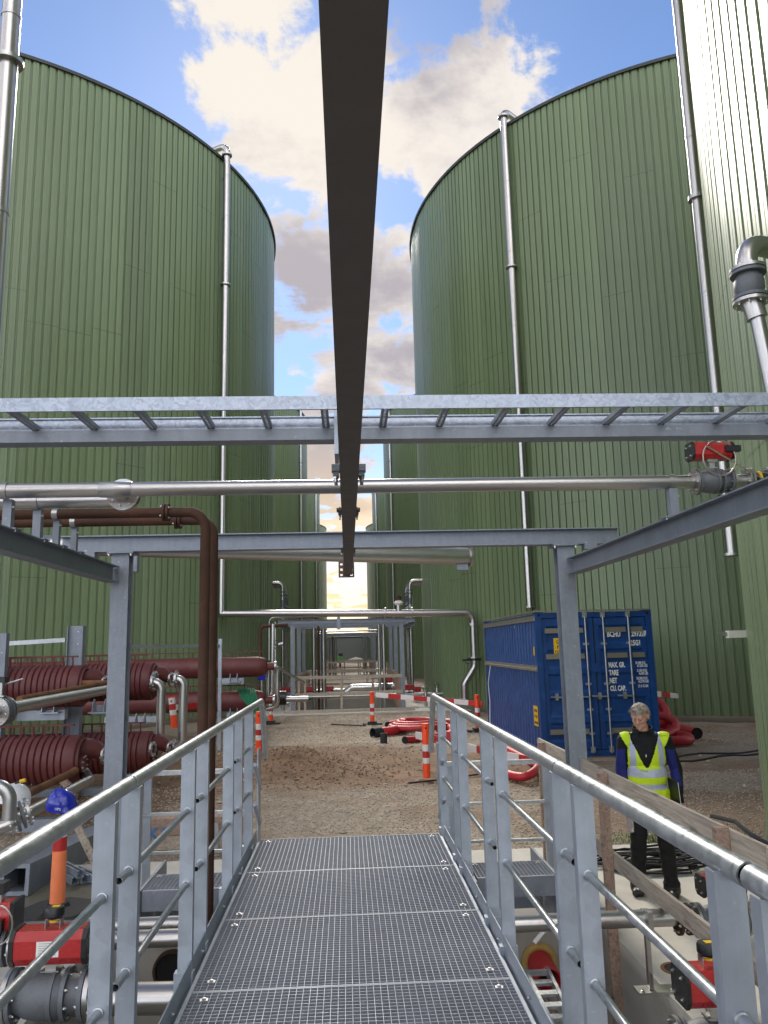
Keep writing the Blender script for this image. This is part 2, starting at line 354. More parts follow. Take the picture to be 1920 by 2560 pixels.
    def build(s, name, mats, parent=None, org=None, smooth=True):
        if parent is not None: org = wl(parent)
        elif org is None:
            a = np.array(s.v); org = Vector(((a[:, 0].min() + a[:, 0].max()) / 2, (a[:, 1].min() + a[:, 1].max()) / 2, a[:, 2].min()))
        me = s.mesh(name, mats, org, smooth); o = bpy.data.objects.new(name, me); COL.objects.link(o)
        if parent is not None: o.parent = parent
        else: o.location = org
        WL[o.name] = Vector(org); return o
def fillet(pts, r, n=6):
    pts = [Vector(p) for p in pts]; out = [pts[0]]
    for i in range(1, len(pts) - 1):
        a, b_, c = pts[i - 1], pts[i], pts[i + 1]; d1 = (a - b_).normalized(); d2 = (c - b_).normalized()
        ang = d1.angle(d2); rr = r if not isinstance(r, (list, tuple)) else r[i - 1]
        L = rr / math.tan(ang / 2); L = min(L, (a - b_).length * .49 if i > 1 else (a - b_).length * .98, (c - b_).length * .49 if i < len(pts) - 2 else (c - b_).length * .98)
        rr = L * math.tan(ang / 2); p1 = b_ + d1 * L; bis = (d1 + d2).normalized(); ce = b_ + bis * (rr / math.sin(ang / 2)); v1 = p1 - ce; tot = PI - ang; ax = v1.cross((b_ + d2 * L) - ce)
        if ax.length < 1e-9: out.append(b_); continue
        ax.normalize()
        for k in range(n + 1): out.append(ce + Matrix.Rotation(tot * k / n, 3, ax) @ v1)
    return out + [pts[-1]]
def bend(p, r=.2, n=6): return fillet(p, r, n)
def tag(o, label=None, cat=None, group=None, kind=None):
    if label: o['label'] = label
    if cat: o['category'] = cat
    if group: o['group'] = group
    if kind: o['kind'] = kind
    return o
def thing(name, label, cat, loc, group=None):
    o = bpy.data.objects.new(name, None); o.empty_display_size = .1; COL.objects.link(o); o.location = loc; WL[o.name] = Vector(loc); return tag(o, label, cat, group)
def inst(me, name, parent, M4):
    o = bpy.data.objects.new(name, me); COL.objects.link(o)
    if parent is not None: o.parent = parent; M4 = Matrix.Translation(-wl(parent)) @ M4
    o.matrix_basis = M4; WL[o.name] = M4.to_translation(); return o
def copytree(o, off, label=None, parent=None, rz=0):
    c = o.copy(); COL.objects.link(c); c.parent = parent
    if parent is None:
        c.location = Vector(o.location) + Vector(off); c.rotation_euler.z += rz; WL[c.name] = wl(o) + Vector(off)
        if label: c['label'] = label
    for ch in o.children: copytree(ch, off, None, c)
    return c
def struct(mb, name, m_): o = mb.build(name, m_); o['kind'] = 'structure'; return o
def axmat(c, d, roll=0., scl=1.):
    q = Vector(d).to_track_quat('Z', 'Y'); return Matrix.Translation(Vector(c)) @ q.to_matrix().to_4x4() @ Matrix.Rotation(roll, 4, 'Z') @ Matrix.Scale(scl, 4)
bm_ = MB(); bm_.lathe([(.0, 0), (1.0, 0), (1.0, .75), (.8, .85), (0, .85)], (0, 0, 0), seg=6); bm_.lathe([(.55, .85), (.55, 1.5), (0, 1.5)], (0, 0, 0), seg=8)
BOLTME = bm_.mesh('bolt', BOLT)
def bolts(parent, c, d, R, n, size, ph=0.2, single=True, double=False):
    d = Vector(d).normalized(); a, u = frame(d)
    if single:
        for i in range(n):
            th = ph + 2 * PI * i / n; p = Vector(c) + (a * math.cos(th) + u * math.sin(th)) * R
            inst(BOLTME, 'bolt', parent, axmat(p, d, th, size))
            if double: inst(BOLTME, 'bolt', parent, axmat(p - d * double, -d, th, size))
    else:
        mb = MB()
        for i in range(n):
            th = ph + 2 * PI * i / n; p = Vector(c) + (a * math.cos(th) + u * math.sin(th)) * R; mb.lathe([(size, -size * 1.5), (size, size * 1.5)], p, d, 6)
        mb.build('bolts', BOLT, parent)
def txt(s, size, loc, right, up, m_, parent, name='lettering', align='LEFT', sx=1.0, th=.0015, bold=0.0):
    cu = bpy.data.curves.new('t', 'FONT'); cu.body = s; cu.size = size; cu.align_x = align; cu.extrude = th; cu.offset = bold; cu.resolution_u = 2
    o = bpy.data.objects.new('t', cu); COL.objects.link(o); dg = bpy.context.evaluated_depsgraph_get(); me = bpy.data.meshes.new_from_object(o.evaluated_get(dg)); bpy.data.objects.remove(o); bpy.data.curves.remove(cu)
    me.name = name; me.materials.clear(); me.materials.append(m_)
    r, u = Vector(right).normalized(), Vector(up).normalized(); nn = r.cross(u)
    M4 = Matrix(((r.x * sx, u.x, nn.x, loc[0]), (r.y * sx, u.y, nn.y, loc[1]), (r.z * sx, u.z, nn.z, loc[2]), (0, 0, 0, 1)))
    me.transform(Matrix.Translation(-wl(parent)) @ M4); ob = bpy.data.objects.new(name, me); COL.objects.link(ob); ob.parent = parent; WL[ob.name] = wl(parent); return ob
# ================================================================ SETTING
PITS = [(-2.1, 2.1, -1.2, 7.1), (-2.0, 2.0, 30.6, 37.9), (-2.0, 2.0, 61.4, 68.7)]
def noise2(x, y, seed=0):
    r = np.random.default_rng(seed); s = np.zeros_like(x)
    for k in range(9):
        a = r.uniform(0, 2 * PI); f = .5 * 1.55 ** k; p = r.uniform(0, 9); q = r.uniform(0, 9)
        s += np.sin(f * (x * math.cos(a) + y * math.sin(a)) + p + 1.3 * np.sin(f * .6 * (y * math.cos(a) - x * math.sin(a)) + q)) / 1.45 ** k
    return s
def gheight(x, y):
    x = np.asarray(x, float); y = np.asarray(y, float)
    z = -.045 + .018 * noise2(x, y, 3) + .007 * noise2(x * 4.1, y * 4.1, 8)
    n = noise2(x * 3.2, y * 3.2, 5)
    md = np.exp(-(((x + 1.2) / 1.25) ** 2 + ((y - 16.3) / 1.7) ** 2)); z = z + md * (.27 + .07 * n)
    md2 = np.exp(-(((x + 4.4) / 2.6) ** 2 + ((y - 15.6) / 2.2) ** 2)); z = z + md2 * (.10 + .03 * n)
    tr = np.exp(-(((x - .9) / 1.5) ** 4 + ((y - 15.9) / 1.7) ** 4)); z = z - tr * .10
    md3 = np.exp(-(((x - 3.2) / 1.0) ** 2 + ((y - 15.2) / 1.3) ** 2)); z = z + md3 * (.16 + .04 * n)
    rg = np.exp(-(((x - .3) / 3.) ** 4 + ((y - 18.9) / .8) ** 2)); z = z + rg * (.10 + .02 * n)
    near = np.clip((y - 9.4) / 1.2, 0, 1); z = -.05 * (1 - near) + z * near
    far = np.clip((27.6 - y) / 1.5, 0, 1) ; z = np.where(y > 20, -.05 * (1 - far) + z * far, z)
    return z
xs = np.unique(np.round(np.concatenate([[-600, -300, -150, -80, -50, -30, -20, -15], np.arange(-12, 14.01, .13), [16, 20, 26, 36, 55, 90, 160, 300, 600], [-2.3, 2.3]]), 3))
ys = np.unique(np.round(np.concatenate([[-600, -200, -80, -30, -12, -5, -1.4, 2, 5, 7.3, 8.5], np.arange(9.4, 29.01, .13), np.arange(30.4, 75, 1.5), [38.1, 61.2, 68.9, 80, 90, 100, 120, 160, 240, 400, 900]]), 3))
gx, gy = np.meshgrid(xs, ys, indexing='ij'); gz = gheight(gx, gy)
nx, ny = gx.shape; idx = np.arange(nx * ny).reshape(nx, ny)
cx_, cy_ = (gx[:-1, :-1] + gx[1:, 1:]) / 2, (gy[:-1, :-1] + gy[1:, 1:]) / 2
keep = np.ones(cx_.shape, bool)
for a, b_, c, d in PITS: keep &= ~((cx_ > a - .25) & (cx_ < b_ + .25) & (cy_ > c - .25) & (cy_ < d + .25))
q = np.stack([idx[:-1, :-1], idx[1:, :-1], idx[1:, 1:], idx[:-1, 1:]], -1)[keep]
me = bpy.data.meshes.new('ground'); me.from_pydata(np.stack([gx, gy, gz], -1).reshape(-1, 3).tolist(), [], q.tolist()); me.materials.append(GRND)
me.polygons.foreach_set('use_smooth', [True] * len(me.polygons)); g = bpy.data.objects.new('ground', me); COL.objects.link(g); g['kind'] = 'structure'
# loose stones and clods (one mesh each)
def scatter(name, n, X0, X1, Y0, Y1, s0, s1, m_, pick=None, flat=.6, sink=.3):
    x = rng.uniform(X0, X1, n * 3); y = rng.uniform(Y0, Y1, n * 3); k = np.ones(n * 3, bool)
    if pick is not None: k = pick(x, y)
    x, y = x[k][:n], y[k][:n]; n = len(x); z = gheight(x, y)
    base = np.array([(1, 0, 0), (.3, .95, .1), (-.8, .6, 0), (-.8, -.6, .1), (.3, -.95, 0), (0.1, 0, 1), (0, 0.1, -1)], float)
    fs = np.array([(0, 1, 5), (1, 2, 5), (2, 3, 5), (3, 4, 5), (4, 0, 5), (1, 0, 6), (2, 1, 6), (3, 2, 6), (4, 3, 6), (0, 4, 6)])
    s = s0 + (s1 - s0) * rng.random(n) ** 2.2
    v = base[None] * rng.uniform(.65, 1.25, (n, 7, 3)) * s[:, None, None] * np.array([1, 1, flat]); a = rng.uniform(0, 2 * PI, n)
    vx = v[..., 0] * np.cos(a)[:, None] - v[..., 1] * np.sin(a)[:, None] + x[:, None]; vy = v[..., 0] * np.sin(a)[:, None] + v[..., 1] * np.cos(a)[:, None] + y[:, None]; vz = v[..., 2] + z[:, None] + s[:, None] * sink
    V = np.stack([vx, vy, vz], -1).reshape(-1, 3); Fa = (fs[None] + 7 * np.arange(n)[:, None, None]).reshape(-1, 3)
    me = bpy.data.meshes.new(name); me.from_pydata(V.tolist(), [], Fa.tolist()); me.materials.append(m_); o = bpy.data.objects.new(name, me); COL.objects.link(o); o['kind'] = 'stuff'; return o
tag(scatter('gravel', 26000, -4.5, 7.5, 9.45, 14.5, .006, .021, STONE), 'loose grey brown gravel between the concrete slab and the dug soil', 'gravel')
tag(scatter('gravel', 9000, -3.5, 10, 18, 29, .012, .032, STONE), 'coarse gravel around the far barrier posts', 'gravel')
tag(scatter('soil_clods', 4500, -3.4, 4.8, 13.8, 18.6, .006, .032, CLOD, lambda x, y: rng.random(len(x)) < np.exp(-(((x + 1.2) / 1.7) ** 2 + ((y - 16.2) / 2.1) ** 2)) + .25 * np.exp(-(((x - 3.2) / 1.3) ** 2 + ((y - 15.3) / 1.6) ** 2)) + .04, .8), 'dark clods of soil heaped beside the sandy trench', 'soil')
tag(scatter('stones', 170, -4, 8, 9.8, 27, .022, .055, STONE, None, .7, .2), 'scattered larger pale stones lying on the gravel', 'stones')
def grass(n, f):
    v = []; fc = []
    for i in range(n):
        x, y = f(); z = float(gheight(x, y)); a = random.uniform(0, PI); h = random.uniform(.02, .07); w_ = .004; l = random.uniform(-.02, .02)
        k = len(v); v += [(x - w_ * math.cos(a), y - w_ * math.sin(a), z), (x + w_ * math.cos(a), y + w_ * math.sin(a), z), (x + l, y + l, z + h)]; fc.append((k, k + 1, k + 2))
    me = bpy.data.meshes.new('grass'); me.from_pydata(v, [], fc); me.materials.append(GRASS); o = bpy.data.objects.new('grass', me); COL.objects.link(o)
    return tag(o, 'sparse green grass sprouting in the soil beyond the slab edge on the right', 'grass', kind='stuff')
grass(1500, lambda: (random.gauss(4.0, .5), abs(random.gauss(0, .3)) + 9.5))

# slabs with pits
for k, (a, b_, c, d) in enumerate(PITS):
    y0, y1 = (-4, 9.4) if k == 0 else (28.9 + 30.8 * (k - 1), 40.2 + 30.8 * (k - 1)); W = 5.3
    mb = MB(); t_ = .16
    mb.box(-W, a, y0, y1, -t_, 0); mb.box(b_, W, y0, y1, -t_, 0); mb.box(a, b_, y0, c, -t_, 0); mb.box(a, b_, d, y1, -t_, 0)
    struct(mb, 'concrete_slab', CONC)
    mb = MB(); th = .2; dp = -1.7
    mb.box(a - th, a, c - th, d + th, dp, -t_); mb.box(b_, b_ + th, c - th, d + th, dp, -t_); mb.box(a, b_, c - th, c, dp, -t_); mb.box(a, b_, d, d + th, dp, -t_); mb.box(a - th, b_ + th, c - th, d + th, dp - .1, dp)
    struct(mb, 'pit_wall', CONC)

# ================================================================ TANKS
TR, THT, NP = 12.515, 21.44, 79
CXL, CXR, TY1, TS = -15.717, 15.849, 34.156, 30.778
RIB = [(0, -.052), (.10, -.052), (.15, 0), (.50, 0), (.512, -.006), (.55, -.006), (.562, 0), (.85, 0), (.90, -.052)]
def ribmesh(name, nrib, a0, full=False):
    p = 2 * PI / (NP * 4); pts = []
    for i in range(nrib):
        for f_, dr in RIB: pts.append((a0 + (i + f_) * p, TR + dr))
    if not full: pts.append((a0 + nrib * p, TR - .052))
    n = len(pts); v = [(r * math.cos(a), r * math.sin(a), z) for z in (.12, THT) for a, r in pts]
    m_ = n if full else n - 1
    f = [(i, (i + 1) % n, (i + 1) % n + n, i + n) for i in range(m_)]
    me = bpy.data.meshes.new(name); me.from_pydata(v, [], f); me.materials.append(CLAD); return me
PANEL = ribmesh('cladding_panel', 4, -2 * PI / NP / 2); RING = ribmesh('cladding', NP * 4, 0, True)
mb = MB(); mb.lathe([(TR - .06, .0), (TR - .06, THT - .02)], (0, 0, 0), seg=158); mb.f = mb.f[:158]; CORE = mb.mesh('tank_shell', CLAD)
mb = MB(); mb.lathe([(TR - .02, THT - .03), (TR + .07, THT - .05), (TR + .08, THT + .06), (TR - .1, THT + .09)], (0, 0, 0), seg=158); mb.f = mb.f[:474]; RIM = mb.mesh('rim_flashing', FLASH)
mb = MB(); mb.lathe([(TR - .1, THT + .05), (TR * .6, THT + .7), (0.0, THT + 1.15)], (0, 0, 0), seg=79); mb.f = mb.f[:158]; ROOF = mb.mesh('roof', CLAD)
mb = MB(); mb.lathe([(TR - .01, .1), (TR + .05, .12), (TR + .05, .02), (TR + .02, -.06)], (0, 0, 0), seg=158); mb.f = mb.f[:474]; BASE = mb.mesh('base_flashing', TRIM)
def tank(cx, cy, label, panels):
    t = thing('storage_tank', label, 'tank', (cx, cy, 0), 'green ribbed tanks in two rows')
    if panels:
        for i in range(NP):
            a = 2 * PI * i / NP; tw = random.gauss(0, rad(1.5)); c = Vector((math.cos(a) * TR, math.sin(a) * TR, 0))
            M4 = Matrix.Translation(Vector((cx, cy, 0)) + c) @ Matrix.Rotation(tw, 4, 'Z') @ Matrix.Translation(-c) @ Matrix.Rotation(a, 4, 'Z')
            inst(PANEL, 'cladding_panel', t, M4)
    else: tag(inst(RING, 'cladding', t, Matrix.Translation((cx, cy, 0))))
    for me, nm in ((CORE, 'tank_shell'), (RIM, 'rim_flashing'), (ROOF, 'roof'), (BASE, 'base_flashing')): inst(me, nm, t, Matrix.Translation((cx, cy, 0)))
    return t
tank(CXR, TY1 - TS, 'green ribbed tank cut by the right edge of the photo, nearest of the right row', True)
tank(CXR, TY1, 'big green ribbed tank standing behind the blue shipping container', True)
tank(CXL, TY1, 'big green ribbed tank standing behind the maroon pipe rack on the left', True)
tank(CXR, TY1 + TS, 'second green tank on the right, a strip left of the large right tank', False)
tank(CXL, TY1 + TS, 'second green tank on the left, a strip right of the large left tank', False)
tank(CXR, TY1 + 2 * TS, 'third green tank away on the right of the corridor, a narrow strip', False)
tank(CXL, TY1 + 2 * TS, 'third green tank away on the left of the corridor, a narrow strip', False)
tank(CXR, TY1 + 3 * TS, 'farthest green tank on the right side of the bright gap', False)
tank(CXL, TY1 + 3 * TS, 'farthest green tank on the left side of the bright gap', False)
# panel laps and pop rivets on the near tank show as thin broken marks
def flange(parent, c, d, ro, th, ri, n=8, bs=.011, m_=None, single=True, sides=(1, -1)):
    d = Vector(d).normalized(); c = Vector(c); mb = MB(); mb.hollow(c - d * th / 2, c + d * th / 2, ro, ri * .98, 28); f = mb.build('flange', m_ or SSD, parent)
    if n:
        if single:
            for s in sides: bolts(parent, c + d * (s * th / 2), d * s, (ro + ri) / 2 + .004, n, bs)
        else: bolts(parent, c, d, (ro + ri) / 2 + .004, n, bs, single=False)
    return f
def pipe(name, label, pts, r, m_=SS, br=.2, cat='pipe', group=None, seg=18, org=None, n=7):
    p = bend(pts, br, n) if br else [Vector(q) for q in pts]
    t = thing(name, label, cat, org or tuple(pts[-1]), group); MB().tube(p, r, seg).build('pipe_run', m_, t); return t
def clampband(parent, c, d, r, stand=None, m_=SSD):
    c = Vector(c); d = Vector(d).normalized(); mb = MB(); mb.hollow(c - d * .02, c + d * .02, r + .006, r + .0005, 20)
    if stand is not None: mb.bar(c, stand, .03, .03)
    return mb.build('pipe_clamp', m_, parent)

# downpipes on the tanks
def downpipe(label, x, y, z0, z1, r, cx, cy, flz, brz, endfl=False, path=None):
    inward = Vector((cx - x, cy - y, 0)).normalized(); ptz = [Vector((x, y, z0)), Vector((x, y, z1)), Vector((x, y, z1)) + inward * 1.6 + Vector((0, 0, -.05))]
    if path: ptz = path + ptz
    t = thing('downpipe', label, 'pipe', (x, y, 0), 'stainless downpipes on the tanks'); MB().tube(bend(ptz, r * 2.2), r, 20).build('pipe_run', SS, t)
    for z in flz: flange(t, (x, y, z), (0, 0, 1), r * 1.55, .07, r, 12, .022, single=False)
    for z in brz: clampband(t, (x, y, z), (0, 0, 1), r, Vector((x, y, z)) + inward * (r + .35) + Vector((.12 if x < 0 else .12, 0, -.08)))
    if endfl: flange(t, (x, y, z0), (0, 0, 1), r * 1.5, .04, r * .2, 0)
    return t
def zat(py, px, Y): return at(px, py, Y=Y).z
t = downpipe('stainless downpipe left of the dark overhead beam, turning into the pipe across the corridor', -4.45, 28.15, 3.62, 21.95, .128, CXL, TY1,
         [zat(388, 562, 28.15), zat(712, 562, 28.15)], [zat(y, 560, 28.15) for y in (440, 541, 877, 1245)],
         path=[Vector((4.1, 28, .42)), Vector((4.1, 28, .95)), Vector((4.5, 28, 1.55)), Vector((4.5, 28, 3.43)), Vector((-4.45, 28.15, 3.60))])
flange(t, (4.5, 28, 3.02), (0, 0, 1), .22, .08, .13, 12, .02, single=False); flange(t, (4.1, 28, .44), (0, 0, 1), .24, .04, .05, 0); flange(t, (4.5, 28, 1.86), (0, 0, 1), .22, .05, .13, 12, .02, single=False)
MB().hollow((4.5, 28, 1.76), (4.5, 28, 1.83), .24, .12).build('valve_ring', BLACKP, t)
mb = MB(); mb.tube([(4.24, 27.9, 1.78 + .0), (4.05, 27.85, 1.78)], .03, 8); mb.tube([(4.22 + .09 * math.cos(a), 27.78, 1.74 + .09 * math.sin(a)) for a in np.linspace(0, 2 * PI, 17)[:-1]], .014, 6, closed=True); mb.build('hand_wheel', BLACKP, t)
for xx in (1.37, 2.32): flange(t, (xx, 28.04, 3.49), (1, 0, 0), .2, .05, .13, 8, .02, single=False)
mb = MB(); mb.tube([(1.85, 28.04, 3.55), (1.85, 28.04, 3.78)], .10, 14); mb.build('branch', SSD, t)
mb = MB(); mb.sph((1.85, 28.04, 3.84), .17, 9, 6, (1, 1, .62)); mb.build('plastic_cover', BWHITE, t); MB().lathe([(.1, 0), (.1, .12), (.07, .16)], (1.85, 28.04, 3.95), seg=10).build('brown_cap', RUSTP, t)
clampband(t, (-.3, 28.08, 3.52), (1, 0, 0), .14); MB().box(-.36, -.24, 28.0, 28.12, 2.95, 3.38).build('pipe_post', G_STEEL, t)
downpipe('stainless downpipe on the large right tank, its foot ending above the blue container', 6.106, 25.95, 3.5, 21.95, .132, CXR, TY1,
         [zat(293, 1265, 25.95), zat(668, 1280, 25.95)], [zat(y, 1275, 25.95) for y in (350, 455, 632, 816, 1400)], True)
t = downpipe('stainless downpipe with an open flanged foot hanging beside the upper right valve', 5.85, 11.5, 3.57, 22.5, .093, CXR, TY1 - TS,
         [zat(495, 1735, 11.5)], [zat(y, 1780, 11.5) for y in (345, 730, 1145)], True)
downpipe('stainless downpipe at the left edge of the photo, running off the top', -4.89, 10.5, .6, 22.5, .135, CXL, TY1 - TS, [zat(155, 30, 10.5)], [], True)
for y in (42, 530): MB().hollow((-4.89, 10.5, zat(y, 20, 10.5) - .03), (-4.89, 10.5, zat(y, 20, 10.5) + .03), .143, .136).build('band', SSD, bpy.data.objects[[o.name for o in COL.objects if o.name.startswith('downpipe')][-1]])
for sx in (-1, 1):
    for k in (1, 2):
        cx = CXL if sx < 0 else CXR; ty = TY1 + k * TS; x = cx - sx * 12.2; y = ty - math.sqrt(12.78 ** 2 - 12.2 ** 2)
        downpipe(('left' if sx < 0 else 'right') + ' row thin bright downpipe on the ' + ('second' if k == 1 else 'third') + ' tank away', x, y, 3.5, 21.9, .12, cx, ty, [10., 17.], [6, 13, 20])

# ================================================================ STEEL FRAMES
def frame_module(yb, label, far):
    t = thing('portal_structure', label, 'steel frame', (0, yb, 0), 'galvanised portal frames over the pits')
    for yy in ((yb, yb - 3.9, yb - 7.8) if far else (yb, yb - 7.8)):
        for sx in (-1, 1):
            mb = MB(); mb.ibeam((sx * 2.09, yy, 0.02), (sx * 2.09, yy, 3.225), .16, .15, .010, .007, up=(0, 1, 0)); mb.build('column', G_STEEL, t)
            mb = MB(); mb.box(sx * 2.085 - .12, sx * 2.085 + .12, yy - .12, yy + .12, 3.225, 3.243); mb.build('column_plate', G_STEEL, t); mb = MB(); mb.box(sx * 2.085 - .14, sx * 2.085 + .14, yy - .14, yy + .14, 0.0, .02)
            mb.build('column_plate', G_STEEL, t)
            for bx, by in ((-.10, -.1), (.10, -.1)):
                if not far: inst(BOLTME, 'bolt', t, axmat((sx * 2.085 + bx, yy + by, 3.222), (0, 0, -1), 0, .014))
        mb = MB(); mb.ibeam((-2.65, yy, 3.322), (2.63, yy, 3.322), .15, .154, .010, .007); mb.build('cross_beam', G_STEEL, t)
    for sx in (-1, 1):
        mb = MB(); y0, y1 = (yb - 7.7, yb - .095); xx = sx * 2.15
        if far: xx = sx * 2.56; y0, y1 = yb - 8.0, yb + .3; mb.ibeam((xx, y0, 3.165), (xx, y1, 3.165), .12, .15, .009, .006)
        else: mb.ibeam((xx, y0, 3.03), (xx, y1, 3.03), .12, .15, .009, .006)
        mb.build('side_beam', G_STEEL, t)
    return t
fr = frame_module(7.38, 'near galvanised frame whose two columns flank the walkway', False)
mf1 = frame_module(38.2, 'galvanised frame over the second pit, seen beyond the gravel', True)
frame_module(69.0, 'galvanised frame over the third pit, seen through the second one', True)
frame_module(99.8, 'smallest farthest galvanised frame at the end of the corridor', True)
for x_ in (-2.38, 2.33):
    mb = MB(); mb.box(x_ - .06, x_ + .06, 7.28, 7.36, 3.19, 3.243); mb.build('clamp_plate', G_STEEL, fr); inst(BOLTME, 'bolt', fr, axmat((x_ + .02, 7.32, 3.19), (0, 0, -1), 0, .018)); inst(BOLTME, 'bolt', fr, axmat((x_ - .03, 7.32, 3.243), (0, 0, 1), 0, .014))

# dark overhead beam
t = thing('overhead_beam', 'long dark steel beam running overhead away from the camera', 'beam', (0.02, 0, 3.1))
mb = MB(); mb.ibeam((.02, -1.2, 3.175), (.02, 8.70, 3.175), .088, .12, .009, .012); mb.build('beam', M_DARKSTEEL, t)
pc = at(866, 1424, Y=8.71); mb = MB(); s = .088
cols = [-s, -s * .78, -s * .48, s * .48, s * .78, s]; rws = [-s, -s * .8, -s * .55, -s * .15, s * .15, s * .55, s * .8, s]
for i in range(5):
    for j in range(7):
        if i in (1, 3) and j in (1, 3, 5): continue
        mb.box(pc.x + cols[i], pc.x + cols[i + 1], 8.705, 8.717, pc.z + rws[j], pc.z + rws[j + 1])
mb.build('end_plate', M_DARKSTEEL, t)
for yy, zt in ((3.95, 3.376), (5.25, 3.30), (7.38, 3.245)):
    for sx in (-1, 1):
        x_ = .02 + sx * (.066 if yy < 4.2 else .058); k_ = 1. if yy < 4.2 else .55; mb = MB(); mb.box(x_ - .022 * k_, x_ + .022 * k_, yy - .03, yy + .03, 3.215, 3.25); mb.box(x_ - .016 * k_, x_ + .016 * k_, yy - .02, yy + .02, 3.19 if yy < 4.2 else 3.20, 3.215); mb.lathe([(.009 * k_, 0), (.009 * k_, .09)], (x_, yy, 3.145 if yy < 4.2 else 3.175), seg=8)
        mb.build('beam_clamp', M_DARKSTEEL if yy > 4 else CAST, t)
        inst(BOLTME, 'bolt', t, axmat((x_, yy, 3.19 if yy < 4.2 else 3.2), (0, 0, -1), 0, .017 * k_))
    if yy < 4.2:
        mb = MB(); mb.box(-.05, -.03, 3.78, 4.0, 3.27, 3.56); mb.build('hanger_plate', G_POST, t)
mb = MB(); mb.box(-.06, .10, 5.2, 5.3, 3.236, 3.25); mb.build('splice_plate', M_DARKSTEEL, t)

# cable ladder and its support channel
t = thing('cable_ladder', 'galvanised cable ladder with slotted rungs spanning across the walkway', 'cable ladder', (0, 3.75, 3.44))
mb = MB(); mb.ext([(0, 0), (0, .066), (.012, .066), (.012, .062), (.004, .058), (.004, .006), (.014, .003), (.014, 0)], (3.1, 3.585, 3.44), (-2.9, 3.585, 3.44)); mb.build('side_rail', G_TRAY, t)
mb = MB(); mb.ext([(0, 0), (.014, .0), (.014, .004), (.004, .012), (.010, .032), (.004, .054), (.012, .06), (.012, .066), (-.003, .066), (-.003, 0)], (-2.9, 3.925, 3.44), (3.1, 3.925, 3.44)); mb.build('side_rail', G_TRAY, t)
k0 = -2.74
mb = MB()
for a, b_ in ((-.018, -.006), (.006, .018)): mb.box(a, b_, 0, .32, 0, .004)
for a in (-.018, .0155): mb.box(a, a + .0025, 0, .32, .004, .022)
for j in range(13): mb.box(-.006, .006, j * .32 / 12.6, j * .32 / 12.6 + .011, 0.0005, .0035)
RUNG = mb.mesh('rung', G_STEEL)
for i in range(20): inst(RUNG, 'rung', t, Matrix.Translation((k0 + .294 * i, 3.595, 3.442)))
t = thing('support_channel', 'steel support channel directly beneath the cable ladder', 'steel channel', (0, 3.95, 3.37))
mb = MB(); mb.ext([(0, 0), (.10, 0), (.10, .052), (.094, .052), (.094, .005), (.006, .005), (.006, .052), (0, .052)], (3.1, 3.9, 3.376), (-2.9, 3.9, 3.376)); mb.build('channel', G_STEEL, t)
mb = MB(); mb.box(-2.9, 3.1, 3.9, 4.0, 3.4285, 3.4365); mb.build('channel_lid', G_STEEL, t)

# ================================================================ OVERHEAD PIPES
P1Z, P1Y = 3.345, 4.95
def stand(parent, x, y, z0, z1, wd=.055):
    mb = MB(); mb.box(x - wd / 2, x + wd / 2, y - wd / 2, y + wd / 2, z0 + .008, z1); mb.box(x - .07, x + .07, y - .05, y + .05, z0, z0 + .008); mb.build('pipe_support', G_STEEL, parent)
    for s in (-1, 1): inst(BOLTME, 'bolt', parent, axmat((x + s * .055, y - .02, z0), (0, 0, -1), 0, .010))
    inst(BOLTME, 'bolt', parent, axmat((x + .5 * wd, y - .01, z1 - .05), (1, 0, 0), 0, .010))
t = thing('gas_pipe', 'horizontal stainless pipe crossing the picture just below the cable ladder', 'pipe', (0, P1Y, P1Z))
MB().tube([(-3.3, P1Y, P1Z), (2.30, P1Y, P1Z)], .0465, 24).build('pipe_run', SS, t)
MB().tube([(-1.56, P1Y, P1Z), (-1.555, P1Y, P1Z), (-1.36, P1Y, P1Z), (-1.355, P1Y, P1Z)], [.047, .0505, .0505, .047], 24).build('tee', SSD, t)
MB().tube([(-1.46, P1Y, P1Z), (-1.46, P1Y + .16, P1Z)], .048, 20).build('tee_branch', SSD, t)
flange(t, (-1.46, P1Y + .17, P1Z), (0, 1, 0), .105, .022, .045, 8, .009, sides=(-1,))
for x_ in (-2.15, 2.15): clampband(t, (x_, P1Y, P1Z), (1, 0, 0), .0465); stand(t, x_, P1Y + (.07 if x_ < 0 else 0), 3.106, 3.30)
t2 = thing('gas_pipe', 'shorter stainless pipe behind the crossing pipe at upper left, ending in an elbow', 'pipe', (-2, 5.45, 3.36))
MB().tube(bend([(-3.5, 5.45, 3.372), (-1.46, 5.45, 3.372), (-1.46, 5.16, 3.352)], .12), .050, 22).build('pipe_run', SS, t2)
flange(t2, (-1.46, P1Y + .20, P1Z), (0, 1, 0), .105, .022, .045, 0); stand(t2, -2.15, 5.5, 3.106, 3.325); clampband(t2, (-2.15, 5.45, 3.372), (1, 0, 0), .05)
def rustpipe(label, y, xv, fx):
    t = thing('rusty_pipe', label, 'pipe', (xv, y, 0), 'twin rusty pipes dropping beside the walkway')
    MB().tube(bend([(-3.7, y, 3.345), (xv, y, 3.345), (xv, y, -1.2)], .13, 9), .038, 20).build('pipe_run', RUSTP, t)
    for s in (-.014, .014): flange(t, (fx + s, y, 3.345), (1, 0, 0), .066, .02, .033, 0, m_=RUSTP)
    bolts(t, (fx + .024, y, 3.345), (1, 0, 0), .052, 4, .009, .6); bolts(t, (fx - .024, y, 3.345), (-1, 0, 0), .052, 4, .009, .6)
    stand(t, -2.15, y + .04, 3.106, 3.315, .045); clampband(t, (-2.15, y, 3.345), (1, 0, 0), .0335)
    return t
rustpipe('rusty brown pipe, nearer of the two dropping left of the walkway', 5.82, -1.045, -1.34)
